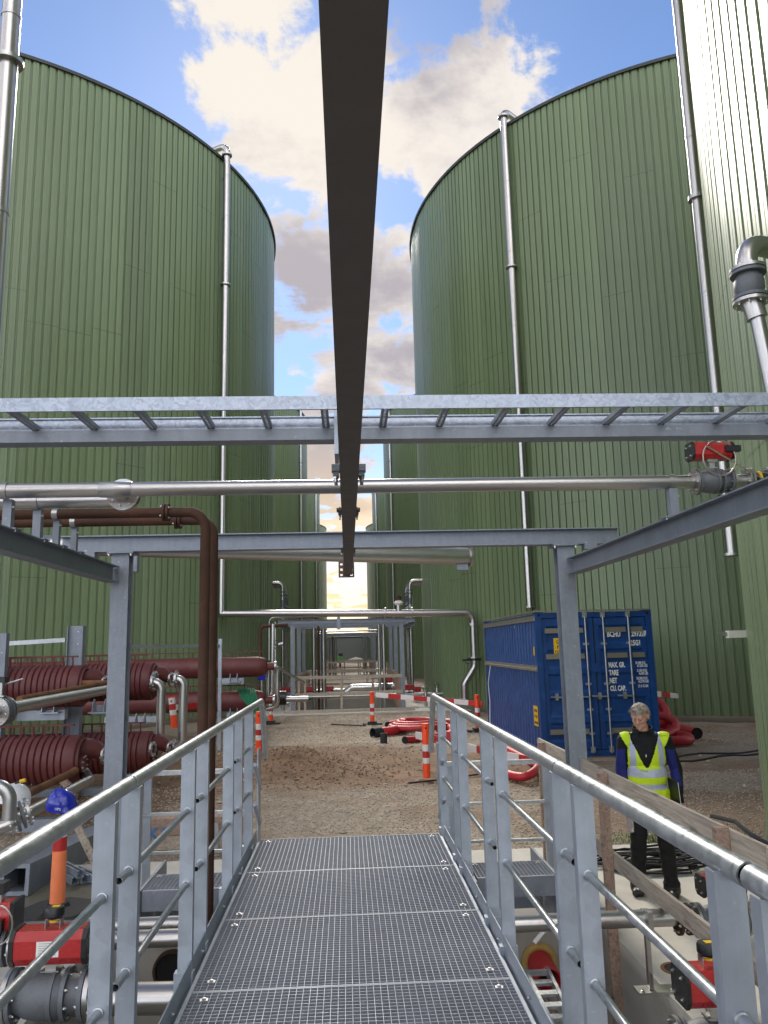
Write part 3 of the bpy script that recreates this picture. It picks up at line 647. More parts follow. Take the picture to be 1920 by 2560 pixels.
rustpipe('rusty brown pipe, farther of the two dropping left of the walkway', 6.2, -1.05, -1.33)
a, b_ = at(95, 1362, Y=8.3), at(1172, 1391, Y=9.6)
t = thing('large_pipe', 'thick stainless pipe with a blind flanged end behind the near cross beam', 'pipe', tuple(b_))
r5 = .105
MB().tube([a, b_], r5, 26).build('pipe_run', SSD, t); d_ = (b_ - a).normalized()
flange(t, b_, d_, r5 * 1.28, .03, .02, 0); mb = MB(); mb.box(b_.x - .16, b_.x - .02, b_.y - .05, b_.y + .05, b_.z - .17, b_.z - .1); mb.build('flange_clip', G_STEEL, t)
mb = MB(); mb.box(-2.3, -2.2, 8.3, 8.4, a.z - .3, a.z - .1); mb.build('pipe_support', G_STEEL, t)

# ball valve builder (axis +x), centre c, pipe radius r ; actuator on top
def ballvalve(label, c, r, L, act=(.23, .10), up=1, neck=.12, box=True, cat='valve', actoff=0., seg=26, nb=8, cyl=False, plate=False, tilt=0, loop=True):
    c = Vector(c); t = thing('ball_valve', label, cat, tuple(c), 'ball valves with red actuators'); fr_ = r * 1.62; th = L * .055
    mb = MB(); h = L / 2
    mb.lathe([(r * 1.02, -h), (r * 1.05, -h * .8), (r * 1.3, -h * .55), (r * 1.42, -h * .3), (r * 1.45, -h * .05), (r * 1.42, h * .2), (r * 1.2, h * .34), (r * 1.15, h * .5), (r * 1.05, h)], c, (1, 0, 0), seg); mb.build('valve_body', CAST, t)
    for s, m_ in ((-h, SSD), (-h + th * 1.25, CAST), (h * .12, CAST), (h * .42, CAST), (h - th * 1.25, CAST), (h, SSD)):
        big = m_ is SSD or abs(s) > h * .7
        flange(t, c + Vector((s, 0, 0)), (1, 0, 0), fr_ if big else r * 1.55, th, r * .9, 0, m_=m_)
    for s in (-1, 1):
        bolts(t, c + Vector((s * (h + th * .5), 0, 0)), (s, 0, 0), fr_ * .83, nb, r * .13); bolts(t, c + Vector((s * (h - th * 1.75), 0, 0)), (-s, 0, 0), fr_ * .83, nb, r * .13)
    bolts(t, c + Vector((h * .42 + th * .5, 0, 0)), (1, 0, 0), fr_ * .8, nb, r * .12, .5)
    zt = r * 1.42 * up; mb = MB(); aw = r * .42
    z0, z1 = sorted((c.z + zt * .92, c.z + zt + up * neck * .75)); mb.box(c.x - aw * .8, c.x + aw * .8, c.y - aw * .8, c.y + aw * .8, z0, z1); z0, z1 = sorted((c.z + zt + up * neck * .1, c.z + zt + up * neck * .22)); mb.box(c.x - aw * 1.35, c.x + aw * 1.35, c.y - aw * 1.2, c.y + aw * 1.2, z0, z1)
    z0, z1 = sorted((c.z + zt + up * neck * .75, c.z + zt + up * neck)); mb.box(c.x - aw * 1.5, c.x + aw * 1.5, c.y - aw * 1.3, c.y + aw * 1.3, z0, z1); mb.build('mounting_bracket', SSD, t)
    AL, AR = act; ac = c + Vector((actoff, 0, zt + up * (neck + AR * .86)))
    mb = MB(); q = AR; prof = [(-q * .62, -q * .86), (q * .62, -q * .86), (q * .95, -q * .45), (q * .95, q * .45), (q * .62, q * .86), (-q * .62, q * .86), (-q * .95, q * .45), (-q * .95, -q * .45)]
    if cyl: prof = [(q * .95 * math.cos(k * PI / 9), q * .86 * math.sin(k * PI / 9)) for k in range(18)]
    mb.ext(prof, ac - Vector((AL / 2, 0, 0)), ac + Vector((AL / 2, 0, 0))); mb.build('actuator', REDACT, t)
    for s in (-1, 1):
        mb = MB(); pr = [(x * 1.06, y * 1.06) for x, y in prof]; mb.ext(pr, ac + Vector((s * AL / 2, 0, 0)), ac + Vector((s * (AL / 2 + AL * .07), 0, 0))); e = mb.build('actuator_cap', BLACKP, t)
        for y_, z_ in ((-.5, .5), (.5, .5), (-.5, -.5), (.5, -.5)): inst(BOLTME, 'bolt', e, axmat(ac + Vector((s * (AL * .57), y_ * q, z_ * q)), (s, 0, 0), 0, q * .11))
    if box:
        bz = ac.z + q * .86; mb = MB()
        mb.box(ac.x - .045, ac.x - .041, ac.y - .03, ac.y + .03, bz, bz + .05); mb.box(ac.x + .041, ac.x + .045, ac.y - .03, ac.y + .03, bz, bz + .05); mb.box(ac.x - .045, ac.x + .045, ac.y - .03, ac.y + .03, bz + .047, bz + .051); mb.build('switch_bracket', SSD, t)
        MB().lathe([(.046, 0), (.056, .012), (.056, .05), (.05, .06), (0, .062)], (ac.x, ac.y, bz + .052), seg=20).build('switch_box', BLACKP, t)
        MB().lathe([(.03, 0), (.03, .012), (0, .014)], (ac.x, ac.y, bz + .03), seg=14).build('position_dial', YEL, t)
        mb = MB(); mb.box(ac.x - .015, ac.x + .028, ac.y - .02, ac.y + .02, bz + .1145, bz + .1155); mb.build('box_label', YEL, t)
    if plate:
        mb = MB(); x0 = ac.x - AL * .16; mb.box(x0, x0 + AL * .33, ac.y - q * .957, ac.y - q * .951, ac.z - q * .38, ac.z + q * .42) ; p_ = mb.build('type_label', WHITEP, t)
        for k in range(6): mb = MB(); mb.box(x0 + .012, x0 + AL * (.20 + .1 * random.random()), ac.y - q * .962, ac.y - q * .958, ac.z + q * (.30 - .115 * k), ac.z + q * (.33 - .115 * k)); mb.build('print_line', TRIM, p_)
    if loop:
        pts = [ac + Vector((AL * .1 + .11 * math.cos(a), -q * 1.15, up * (-.06) + .12 * math.sin(a))) for a in np.linspace(2.4, 2.4 + 2 * PI, 22)] ; pts += [ac + Vector((AL * .1 + .3, -q * 1.1, -.22 * up)), ac + Vector((AL * .1 + .5, -q * .8, -.2 * up))]
        MB().tube(pts, .006, 6).build('cable_loop', TRIM, t)
    return t
v1 = ballvalve('ball valve with red actuator mounted on the pipe under the cable ladder at upper right', (2.43, P1Y, P1Z), .054, .25, (.25, .065), 1, .07, box=False, plate=False)
mb = MB(); mb.box(2.50, 2.60, 4.86, 4.90, 3.53, 3.57); mb.build('solenoid', BLACKP, v1)
t = thing('gas_pipe', 'flanged stainless pipe rising at the right edge from the valve line to an elbow', 'pipe', (2.8, P1Y, P1Z))
MB().tube([(2.555, P1Y, P1Z), (2.66, P1Y, P1Z)], .046, 20).build('spool', SSD, t)
flange(t, (2.655, P1Y, P1Z), (1, 0, 0), .088, .016, .046, 8, .009); flange(t, (2.677, P1Y, P1Z), (1, 0, 0), .088, .016, .046, 0)
MB().lathe([(.05, 0), (.058, .02), (.052, .035), (.061, .055), (.052, .075), (.058, .09), (.05, .11)], (2.685, P1Y, P1Z), (1, 0, 0), 20).build('rubber_joint', RUBBER, t)
MB().hollow((2.725, P1Y, P1Z), (2.742, P1Y, P1Z), .066, .05).build('yellow_band', YEL, t)
flange(t, (2.80, P1Y, P1Z), (1, 0, 0), .088, .016, .046, 8, .009); flange(t, (2.822, P1Y, P1Z), (1, 0, 0), .088, .016, .046, 0)
xv = at(1897, 900, Y=P1Y).x; ze = at(1870, 640, Y=P1Y).z + .05
MB().tube(bend([(2.82, P1Y, P1Z), (xv + .13, P1Y, P1Z), (xv + .02, P1Y, 4.5)], .14, 9), .05, 22).build('pipe_run', SS, t)
zv = at(1870, 715, Y=P1Y).z; xv2 = at(1873, 715, Y=P1Y).x
MB().tube([(xv + .02, P1Y, 4.49), (xv2, P1Y, zv - .09)], .07, 22).build('pipe_riser', SS, t)
MB().tube(bend([(xv2, P1Y, zv + .09), (xv2, P1Y, zv + .33), (xv2 + .8, P1Y + .3, zv + .33)], .16, 9), .072, 22).build('elbow', SS, t)
for dz_ in (-.12, -.09, .09, .12): flange(t, (xv2, P1Y, zv + dz_), (0, 0, 1), .118, .022, .065, 8 if abs(dz_) > .1 else 0, .011, sides=(1 if dz_ > 0 else -1,), m_=SSD if abs(dz_) > .1 else CAST)
MB().lathe([(.08, -.078), (.1, -.03), (.1, .03), (.08, .078)], (xv2, P1Y, zv), seg=24).build('butterfly_valve_body', CAST, t)
mb = MB(); mb.lathe([(.045, 0), (.045, .06), (.035, .07), (0, .07)], (xv2 + .13, P1Y - .13, zv + .05), (0.2, -1, 0.1), 18); mb.build('valve_indicator', BLACKP, t); mb = MB(); mb.box(xv2 + .10, xv2 + .14, P1Y - .212, P1Y - .207, zv + .03, zv + .07); mb.build('indicator_label', YEL, t)
mb = MB(); mb.tube([(xv2 + .11, P1Y - .1, zv - .0), (xv2 + .13, P1Y - .16, zv - .22)], .012, 8); mb.build('hand_lever', SSD, t)

# ================================================================ WALKWAY
def grating_mesh(name, Wd, Ld, px_=.0333, py_=.0333, clips=True):
    mb = MB(); n = int(round(Ld / py_)); m_ = int(round(Wd / px_))
    for i in range(1, n): y = Ld * i / n; mb.box(-Wd / 2, Wd / 2, y - .0017, y + .0017, -.030, -.001)
    for j in range(1, m_): x = -Wd / 2 + Wd * j / m_; mb.box(x - .0015, x + .0015, 0, Ld, -.006, 0)
    for y in (0, Ld - .009): mb.box(-Wd / 2, Wd / 2, y, y + .009, -.032, .0012)
    for x in (-Wd / 2, Wd / 2 - .004): mb.box(x, x + .004, .009, Ld - .009, -.032, .0008)
    me = bpy.data.meshes.new(name); me.from_pydata(mb.v, [], mb.f); me.materials.append(G_GRATE); return me
GP = grating_mesh('grating_panel', 1.53, .996)
mb = MB(); mb.box(-.019, .019, -.015, .015, .0012, .0036); mb.lathe([(.009, 0), (.009, .007), (0, .008)], (0, 0, .004), seg=8); CLIP = mb.mesh('grating_clip', mat('clip_metal', (.5, .5, .51), .42, .8))
wk = thing('walkway', 'galvanised grating walkway leading straight away from the camera', 'walkway', (0, 3.5, .72))
for i in range(7):
    y0 = 6.085 - i * 1.0 + .0; p = inst(GP, 'grating_panel', wk, Matrix.Translation((0, y0, .72)))
    WL[p.name] = Vector((0, y0, .72)); p_org = Vector((0, y0, .72))
    for sx in (-1, 1):
        for yy in (.1, .9):
            o = bpy.data.objects.new('grating_clip', CLIP); COL.objects.link(o); o.parent = p; o.location = (sx * (.690 + random.uniform(-.006, .006)), yy + random.uniform(-.01, .01), 0); o.rotation_euler = (0, 0, random.uniform(-.15, .15))
for sx in (-1, 1):
    mb = MB(); mb.ext([(0, 0), (.006, 0), (.006, .125), (0, .125)] if sx > 0 else [(0, 0), (0, .125), (-.006, .125), (-.006, 0)], (sx * .802, -.6, .675), (sx * .802, 7.0, .675)); o = mb.build('toe_plate', G_POST, wk)
    for yy in np.arange(.9, 7, .72): inst(BOLTME, 'bolt', wk, axmat((sx * (.802 - .000) - sx * .0065, yy, .755), (-sx, 0, 0), 0, .010))
    mb = MB(); mb.chan((sx * .79, -.6, .62), (sx * .79, 7.07, .62), .16, .05, .006, up=(-sx, 0, 0)); mb.build('stringer', G_POST, wk)
for y in (0.1, 2.1, 4.1, 6.1, 7.05):
    mb = MB(); mb.box(-.74, .74, y, y + .05, .60, .685); mb.build('cross_member', G_STEEL, wk)
# legs into the pit
for y in (.4, 3.6, 6.9):
    for sx in (-1, 1): mb = MB(); mb.box(sx * .79 - .04, sx * .79 + .04, y - .04, y + .04, -1.7, .54); mb.build('leg', G_POST, wk)
# steps off the far end
TREAD = grating_mesh('stair_tread', 1.45, .3)
st = thing('stairs', 'short flight of grating steps hidden behind the far end of the walkway', 'stairs', (0, 7.5, 0))
for y, z in ((7.12, .48), (7.42, .24)): inst(TREAD, 'tread', st, Matrix.Translation((0, y, z)))
for sx in (-1, 1): mb = MB(); mb.bar((sx * .76, 7.08, .62), (sx * .76, 7.75, .08), .008, .18); mb.build('stringer', G_POST, st)

POSTW, POSTD = .070, .042
def postmesh(flip, z0=.56, z1=1.812):
    mb = MB(); s = flip   # inner flange (towards the walkway) on side s
    mb.box(-POSTW / 2, POSTW / 2, 0, .005, z0, z1); mb.box(-POSTW / 2, -POSTW / 2 + .005, .005, POSTD, z0, z1); mb.box(POSTW / 2 - .005, POSTW / 2, .005, POSTD, z0, z1); return mb.mesh('post', G_POST, smooth=False)
PM = postmesh(1)
mb = MB(); mb.box(-.052, .042, -.006, .05, .47, .735); mb.box(-.052, .042, -.006, .05, .735, .741); FOOT = mb.mesh('post_foot', G_POST)
RZ, RR = 1.828, .0275
def section(side, y0, y1, p0, p1, label, end=False):
    X = side * .835; t = thing('handrail', label, 'handrail', (X, (y0 + y1) / 2, .72), 'handrail sections along the walkway')
    mb = MB()
    if end:
        mb.tube(bend([(X, y0 + .008, RZ), (X, y1, RZ), (X * .985, y1 + .28, RZ - .56)], .09, 7), RR, 22)
    else: mb.hollow((X, y0 + .008, RZ), (X, y1 - .008, RZ), RR, RR - .004, 26)
    mb.build('top_rail', G_RAIL, t)
    if end is False: MB().tube([(X, y0 + .06, RZ), (X, y1 - .06, RZ)], RR - .006, 12).build('rail_dark_inside', DARK, t)  # dark filler standing in for the shade inside the hollow rail
    for z in (1.51, 1.157):
        mb = MB(); mb.hollow((X, p0 - .13, z), (X, p1 - .002, z), .0148, .0118, 16); mb.build('mid_rail', G_RAIL, t)
        for yy, s in ((p0, -1), (p1, -1)): MB().lathe([(.0205, -.001), (.019, .004), (.015, .006)], (X, yy, z), (0, s, 0), 14).build('weld_collar', G_RAIL, t)
    for y in (p0, p1):
        inst(PM, 'post', t, Matrix.Translation((X, y, 0))); inst(FOOT, 'post_foot', t, Matrix.Translation((X, y, 0)))
        inst(BOLTME, 'bolt', t, axmat((X, y - .006, .62), (0, -1, 0), 0, .010))
    return t
section(-1, 1.55, 3.148, 1.74, 2.84, 'left handrail section nearest the camera, crossing the lower left corner')
section(-1, 3.148, 4.61, 3.165, 4.26, 'second handrail section on the left, beside the twin rusty pipes')
section(-1, 4.61, 6.16, 4.66, 5.65, 'third handrail section on the left of the walkway')
section(-1, 6.16, 7.78, 6.12, 6.78, 'farthest left handrail section, its top rail bending down at the end', True)
section(1, .3, 1.70, .4, 1.60, 'right handrail section nearest the camera, cut by the lower right corner')
section(1, 1.70, 3.20, 1.80, 2.89, 'second handrail section on the right, in front of the wooden guard fence')
section(1, 3.20, 4.88, 3.19, 4.43, 'third handrail section on the right, in front of the person')
section(1, 4.88, 6.30, 4.88, 5.92, 'fourth handrail section on the right side')
section(1, 6.30, 7.85, 6.28, 7.19, 'farthest right handrail section, its top rail bending down at the end', True)
for sx in (-1, 1):
    nm = 'left' if sx < 0 else 'right'
    t = thing('stair_post', 'galvanised %s post with slotted tube ends at the head of the far steps' % nm, 'post', (sx * .83, 7.55, 0), 'posts at the head of the steps')
    mb = MB(); mb.box(sx * .83 - .006, sx * .83 + .006, 7.42, 7.62, .3, 1.42); mb.build('post_plate', G_POST, t)
    for z0 in (1.33, 1.0): MB().tube([(sx * .825, 7.12, z0), (sx * .812, 7.46, z0 - .22)], .019, 12).build('sloping_rail', G_POST, t)

# side platforms with guard rails
SG = grating_mesh('grating_panel', .62, .44); SG2 = grating_mesh('tread', .62, .30)
for sx in (-1, 1):
    nm = 'left' if sx < 0 else 'right'; xc = sx * 1.32
    t = thing('side_step', 'low grating platform and step on the %s side of the walkway' % nm, 'steps', (xc, 6.8, 0), 'grating steps beside the walkway')
    inst(SG, 'grating_panel', t, Matrix.Translation((xc, 6.6, .48))); inst(SG2, 'tread', t, Matrix.Translation((xc, 7.06, .24)))
    mb = MB(); mb.box(xc - .31, xc + .31, 6.588, 6.598, .33, .482); mb.build('fascia', G_STEEL, t)
    mb = MB(); mb.box(xc - .31, xc + .31, 7.045, 7.055, .10, .242); mb.build('fascia', G_STEEL, t)
    for s in (-1, 1): mb = MB(); mb.box(xc + s * .335 - .012, xc + s * .335 + .012, 6.56, 7.5, -.02, .48 if s * sx > 0 else .46); mb.build('side_plate', G_STEEL, t)
    for s in (-1, 1):
        o = bpy.data.objects.new('grating_clip', CLIP); COL.objects.link(o); o.parent = t; o.location = Vector((xc + s * .27, 6.98, .48)) - wl(t)
    t = thing('guard_rail', 'galvanised guard rail standing across the pit end to the %s of the walkway' % nm, 'guard rail', (sx * 1.45, 7.9, 0), 'guard rails at the pit end')
    for x_ in (.98, 1.93):
        mb = MB(); mb.chan((sx * x_, 7.9, 0), (sx * x_, 7.9, 1.17), .07, .045, .005, up=(0, 1, 0)); mb.build('post', G_POST, t)
    for z, w_ in ((1.175, .042), (.80, .026), (.452, .026)):
        mb = MB(); mb.bar((sx * .86, 7.885, z), (sx * 1.97, 7.885, z), w_, w_); mb.build('rail', G_RAIL, t)
    mb = MB(); mb.box(sx * 1.93 - .07, sx * 1.93 + .07, 7.83, 7.97, 0, .012); mb.build('base_plate', G_POST, t)
tp = MB(); tp.tube([(1.62, 6.5, .20), (1.58, 6.48, .14), (1.50, 6.5, .10), (1.42, 6.5, .02)], .018, 6); tag(tp.build('barrier_tape', BWHITE), 'torn red and white tape hanging under the right grating step', 'tape')
# ================================================================ LOW PIPES AND VALVES
t = thing('low_pipe', 'straight stainless pipe low behind the other two at lower left', 'pipe', (-2, 6.25, 0), 'low pipes over the pit')
MB().tube([(-4.4, 6.25, .34), (-.72, 6.25, .34)], .056, 22).build('pipe_run', SS, t); MB().tube(bend([(-.72, 6.25, .34), (-.58, 6.25, .34), (-.58, 6.25, -1.2)], .1), .056, 20).build('elbow', SS, t)
flange(t, (-.80, 6.25, .34), (1, 0, 0), .10, .02, .056, 8, .011)
t = thing('low_pipe', 'stainless pipe spanning the pit under the walkway with a strap clamp on the right', 'pipe', (0, 5.62, .46), 'low pipes over the pit')
MB().tube([(-2.42, 5.62, .455), (2.32, 5.62, .455)], .056, 24).build('pipe_run', SS, t)
for x_ in (-1.05, 1.26): MB().hollow((x_ - .004, 5.62, .455), (x_ + .004, 5.62, .455), .0575, .05).build('weld_seam', SSD, t)
clampband(t, (2.0, 5.62, .455), (1, 0, 0), .056); mb = MB(); mb.box(1.985, 2.015, 5.6, 5.64, .02, .39); mb.box(1.9, 2.16, 5.56, 5.68, .0, .014); mb.box(2.0, 2.006, 5.57, 5.6, .0, .12); mb.build('pipe_support', SSD, t)
mb = MB(); mb.box(1.985, 2.02, 5.53, 5.575, .34, .52); mb.build('clamp_ear', SSD, t)
for x_ in (1.93, 2.13): inst(BOLTME, 'bolt', t, axmat((x_, 5.58, .014), (0, 0, 1), 0, .012))
t = thing('flange_pair', 'brown flange pair hanging under the lower board of the guard fence', 'flange', (2.26, 5.62, .4))
for x_ in (2.22, 2.29): flange(t, (x_, 5.62, .44), (1, 0, 0), .10, .02, .05, 8, .011, m_=RUSTP)
t = thing('low_pipe', 'thickest low stainless pipe, level with the grey ball valve at lower left', 'pipe', (-1, 5.1, .3), 'low pipes over the pit')
MB().tube([(-1.64, 5.1, .31), (-.70, 5.1, .29)], .086, 26).build('pipe_run', SS, t); MB().tube([(-4.6, 5.1, .31), (-2.28, 5.1, .31)], .086, 26).build('pipe_run', SS, t)
flange(t, (-.69, 5.1, .29), (1, 0, 0), .13, .02, .05, 8, .012)
cB = at(128, 2486, Y=5.1); cA = at(128, 2352, Y=5.1)
v = ballvalve('large grey ball valve under a red actuator with a white label, lower left corner', (cB.x, 5.1, cB.z), .092, .47, (.39, .108), 1, .055, box=True, plate=True, nb=8, cyl=False, loop=False)
p_ = at(18, 2366, Y=5.6)
t = thing('flanged_joint', 'bolted flange joint at the left edge beside the red actuator', 'flange', (p_.x, 5.6, p_.z))
for dx, m__ in ((-.10, CAST), (-.055, CAST), (.0, CAST), (.05, SSD)): flange(t, (p_.x + dx, 5.6, p_.z), (1, 0, 0), .118, .022, .06, 8 if dx in (.05, -.1) else 0, .012, m_=m__)
MB().tube([(p_.x - .5, 5.6, p_.z), (p_.x - .1, 5.6, p_.z)], .07, 18).build('valve_body', CAST, t)
MB().tube([(p_.x + .05, 5.6, p_.z), (p_.x + .12, 5.6, p_.z), (p_.x + .45, 5.62, .455)], .06, 18).build('pipe_stub', SS, t)
a_ = at(14, 2285, Y=5.6); t = thing('actuator', 'red actuator with black box cut by the left edge of the photo', 'valve actuator', tuple(a_))
mb = MB(); q = .085; mb.ext([(-q * .6, -q), (q * .6, -q), (q, -q * .45), (q, q * .45), (q * .6, q), (-q * .6, q), (-q, q * .45), (-q, -q * .45)], (a_.x - .3, 5.6, a_.z), (a_.x + .06, 5.6, a_.z)); mb.build('actuator', REDACT, t)
mb = MB(); mb.box(a_.x + .06, a_.x + .085, 5.51, 5.69, a_.z - .09, a_.z + .09); mb.build('actuator_cap', BLACKP, t); mb = MB(); mb.box(a_.x - .1, a_.x + .03, 5.47, 5.515, a_.z - .07, a_.z + .0); mb.build('solenoid', BLACKP, t); mb = MB(); mb.box(a_.x - .03, a_.x + .005, 5.46, 5.47, a_.z - .05, a_.z - .01); mb.build('connector', GREENH, t)
mb = MB(); mb.box(a_.x - .1, a_.x - .0, 5.55, 5.65, a_.z + .13, a_.z + .2); mb.build('switch_box', BLACKP, t); mb = MB(); mb.box(a_.x - .03, a_.x - .02, 5.57, 5.63, a_.z + .08, a_.z + .13); mb.build('switch_bracket', SSD, t)
MB().tube([(a_.x + .0 + .1 * math.cos(k), 5.47, a_.z - .03 + .12 * math.sin(k)) for k in np.linspace(1.9, -1.9, 14)], .006, 6).build('cable_loop', TRIM, t)
# right hand valves
ac = at(1752, 2212, Y=5.75)
ballvalve('grey ball valve with red actuator behind the guard fence, near the person', (2.52, 5.62, .43), .068, .34, (.26, .075), 1, .06, box=True, nb=8, actoff=.02)
t = thing('rubber_joint', 'black rubber pipe joint with a yellow band at the right edge', 'pipe joint', (2.95, 5.62, .45))
flange(t, (2.78, 5.62, .45), (1, 0, 0), .11, .02, .05, 8, .012); MB().tube([(2.7, 5.62, .45), (2.8, 5.62, .45)], .056, 18).build('spool', SS, t)
MB().lathe([(.075, 0), (.095, .03), (.08, .06), (.097, .09), (.08, .13), (.075, .16)], (2.81, 5.62, .46), (1, 0, 0), 20).build('joint_body', RUBBER, t); MB().hollow((2.87, 5.62, .46), (2.90, 5.62, .46), .103, .08).build('yellow_band', YEL, t)
flange(t, (2.99, 5.62, .45), (1, 0, 0), .11, .02, .05, 8, .012); MB().tube([(3.0, 5.62, .45), (4.6, 5.62, .45)], .056, 18).build('pipe_run', SS, t)
aR = at(1752, 2452, Y=4.4)
t = ballvalve('larger red actuator with black round switch on a grey valve, lower right', (aR.x + .06, 4.42, aR.z - .31), .082, .40, (.30, .105), 1, .08, box=True, nb=8, loop=False)
MB().tube([(aR.x + .02, 4.26, aR.z + .06), (aR.x + .035, 4.27, aR.z - .15), (aR.x + .05, 4.3, aR.z - .35)], .0075, 8).build('cable', TRIM, t)
t = thing('low_pipe', 'stainless pipe feeding the lower right valve', 'pipe', (2.5, 4.42, .2)); MB().tube([(aR.x + .28, 4.42, aR.z - .31), (4.4, 4.42, aR.z - .31)], .075, 20).build('pipe_run', SS, t)
# floor opening, pit stubs, pit ladder
for x_, y_, nm in ((2.33, 5.95, 'round rusty core hole in the slab beside the lower right valve'), ):
    mb = MB(); mb.hollow((x_, y_, -.001), (x_, y_, .004), .125, .10, 28); h_ = mb.build('core_hole', RUSTO); tag(h_, nm, 'hole'); MB().lathe([(.10, .001), (0, .0012)], (x_, y_, 0), seg=28).build('hole_void', DARK, h_)
pc = at(1350, 2408, Y=7.06)
t = thing('pipe_stub', 'red pipe stub with yellow foam around it in the right part of the pit wall', 'pipe', tuple(pc))
MB().hollow((pc.x, 6.75, pc.z - .02), (pc.x, 7.1, pc.z), .105, .09, 28).build('pipe_end', HOSE, t); MB().lathe([(.092, 0), (0, .001)], (pc.x, 7.0, pc.z), (0, 1, 0), 24).build('pipe_bore', DARK, t)
fo = MB(); fo.tube([(pc.x + .125 * math.cos(a), 7.08, pc.z + .125 * math.sin(a)) for a in np.linspace(0, 2 * PI, 19)[:-1]], .03, 8, closed=True); fo.build('foam_collar', FOAM, t)
pl_ = at(430, 2425, Y=7.08); t = thing('pipe_stub', 'dark round hole with a rusty rim in the left part of the pit wall', 'pipe opening', tuple(pl_))
MB().hollow((pl_.x, 7.05, pl_.z), (pl_.x, 7.1, pl_.z), .155, .135, 30).build('rim', RUSTP, t); MB().lathe([(.137, 0), (0, .001)], (pl_.x, 7.085, pl_.z), (0, -1, 0), 28).build('bore', DARK, t)
t = thing('ladder', 'metal ladder leaning down into the pit right of the walkway', 'ladder', (1.4, 6.2, -1.5))
for i, (x0, x1, y_) in enumerate(((1315, 1370, 2433), (1330, 1386, 2458), (1345, 1400, 2485), (1358, 1412, 2515), (1372, 1425, 2545), (1386, 1440, 2578))):
    a, b_ = at(x0, y_, Y=6.6 - .16 * i), at(x1, y_ - 2, Y=6.6 - .16 * i); a.z = b_.z = (a.z + b_.z) / 2; mb = MB(); mb.bar(a, b_, .07, .022); mb.build('rung', G_RAIL, t)
    if i == 0: A0, B0 = a, b_
for e0, e1 in ((A0, a), (B0, b_)): mb = MB(); mb.bar(e0, e1, .025, .07); mb.build('side_rail', G_RAIL, t)
fl = MB()
for k in range(5): fl.lathe([(.012, 0), (.012, 1.4)], (1.9 + .0 * k, 6.9 - .2 * k, -1.5), seg=6)
c_ = MB(); c_.tube([(1.55, 7.0, -.5), (1.75, 6.6, -.8), (1.9, 6.2, -1.0), (1.95, 5.6, -1.3)], .02, 8); tag(c_.build('hose', TRIM), 'grey hose running down inside the pit beside the ladder', 'hose')

# ================================================================ TIMBER GUARD FENCES
def board(parent, p, q, h_, d_, m_, name='board', up=(0, 0, 1)): mb = MB(); mb.bar(p, q, d_, h_, up); return mb.build(name, m_, parent, smooth=False)
t = thing('guard_fence', 'rough timber guard fence along the right side of the pit, in front of the person', 'fence', (2.1, 5, 0))
for z0, h_ in ((1.218, .112), (.592, .118)):
    for a, b_ in ((8.95, 6.58), (6.575, 4.1), (4.095, 1.2)): board(t, (2.115, a, z0 + random.uniform(-.004, .004)), (2.115, b_, z0), h_, .026, WOOD)
for y in (6.56, 4.50, 8.6): board(t, (2.062, y, -1.1), (2.062, y, 1.262 if y > 5 else 1.285), .05, .075, WOODR, 'post', up=(0, 1, 0))
def far_fence(yy, x0, x1, label, alongy=False, y1=None, gr=None):
    t = thing('guard_fence', label, 'fence', ((x0 + x1) / 2, yy, 0), 'timber guard fences round the far pits')
    if not alongy:
        for z0 in (1.21, .60):
            board(t, (x0, yy, z0 + random.uniform(-.02, .02)), (x1, yy, z0 + random.uniform(-.02, .03)), .12, .028, WOOD)
        for x_ in (x0 + .12, x0 + .35, (x0 + x1) / 2 - .3, (x0 + x1) / 2 + .9, x1 - .12): board(t, (x_, yy + .05, 0), (x_, yy + .05, 1.25), .05, .09, random.choice((WOOD, WOODR)), 'post', up=(0, 1, 0))
    else:
        for z0 in (1.21, .60): board(t, (x0, yy, z0), (x0, y1, z0), .12, .028, WOOD)
        for y in np.arange(yy + .3, y1, 1.15): board(t, (x0 - .03, y, 0), (x0 - .03, y, 1.3), .05, .09, WOODR, 'post', up=(0, 1, 0))
for k, nm in ((0, 'second'), (1, 'third')):
    o = 30.8 * k
    far_fence(30.3 + o, -1.98, 2.08, 'timber guard fence across the front of the %s pit' % nm); far_fence(38.1 + o, -1.98, 2.02, 'timber guard fence across the back of the %s pit' % nm)
    far_fence(30.4 + o, -1.93, -1.93, 'timber guard fence along the left of the %s pit' % nm, True, 38 + o); far_fence(30.4 + o, 1.93, 1.93, 'timber guard fence along the right of the %s pit' % nm, True, 38 + o)
mb = MB(); mb.box(-2.35, 2.45, 29.25, 29.37, 0, .1); tag(mb.build('timber_kerb', WOOD), 'pale timber lying along the slab edge before the second pit', 'timber')

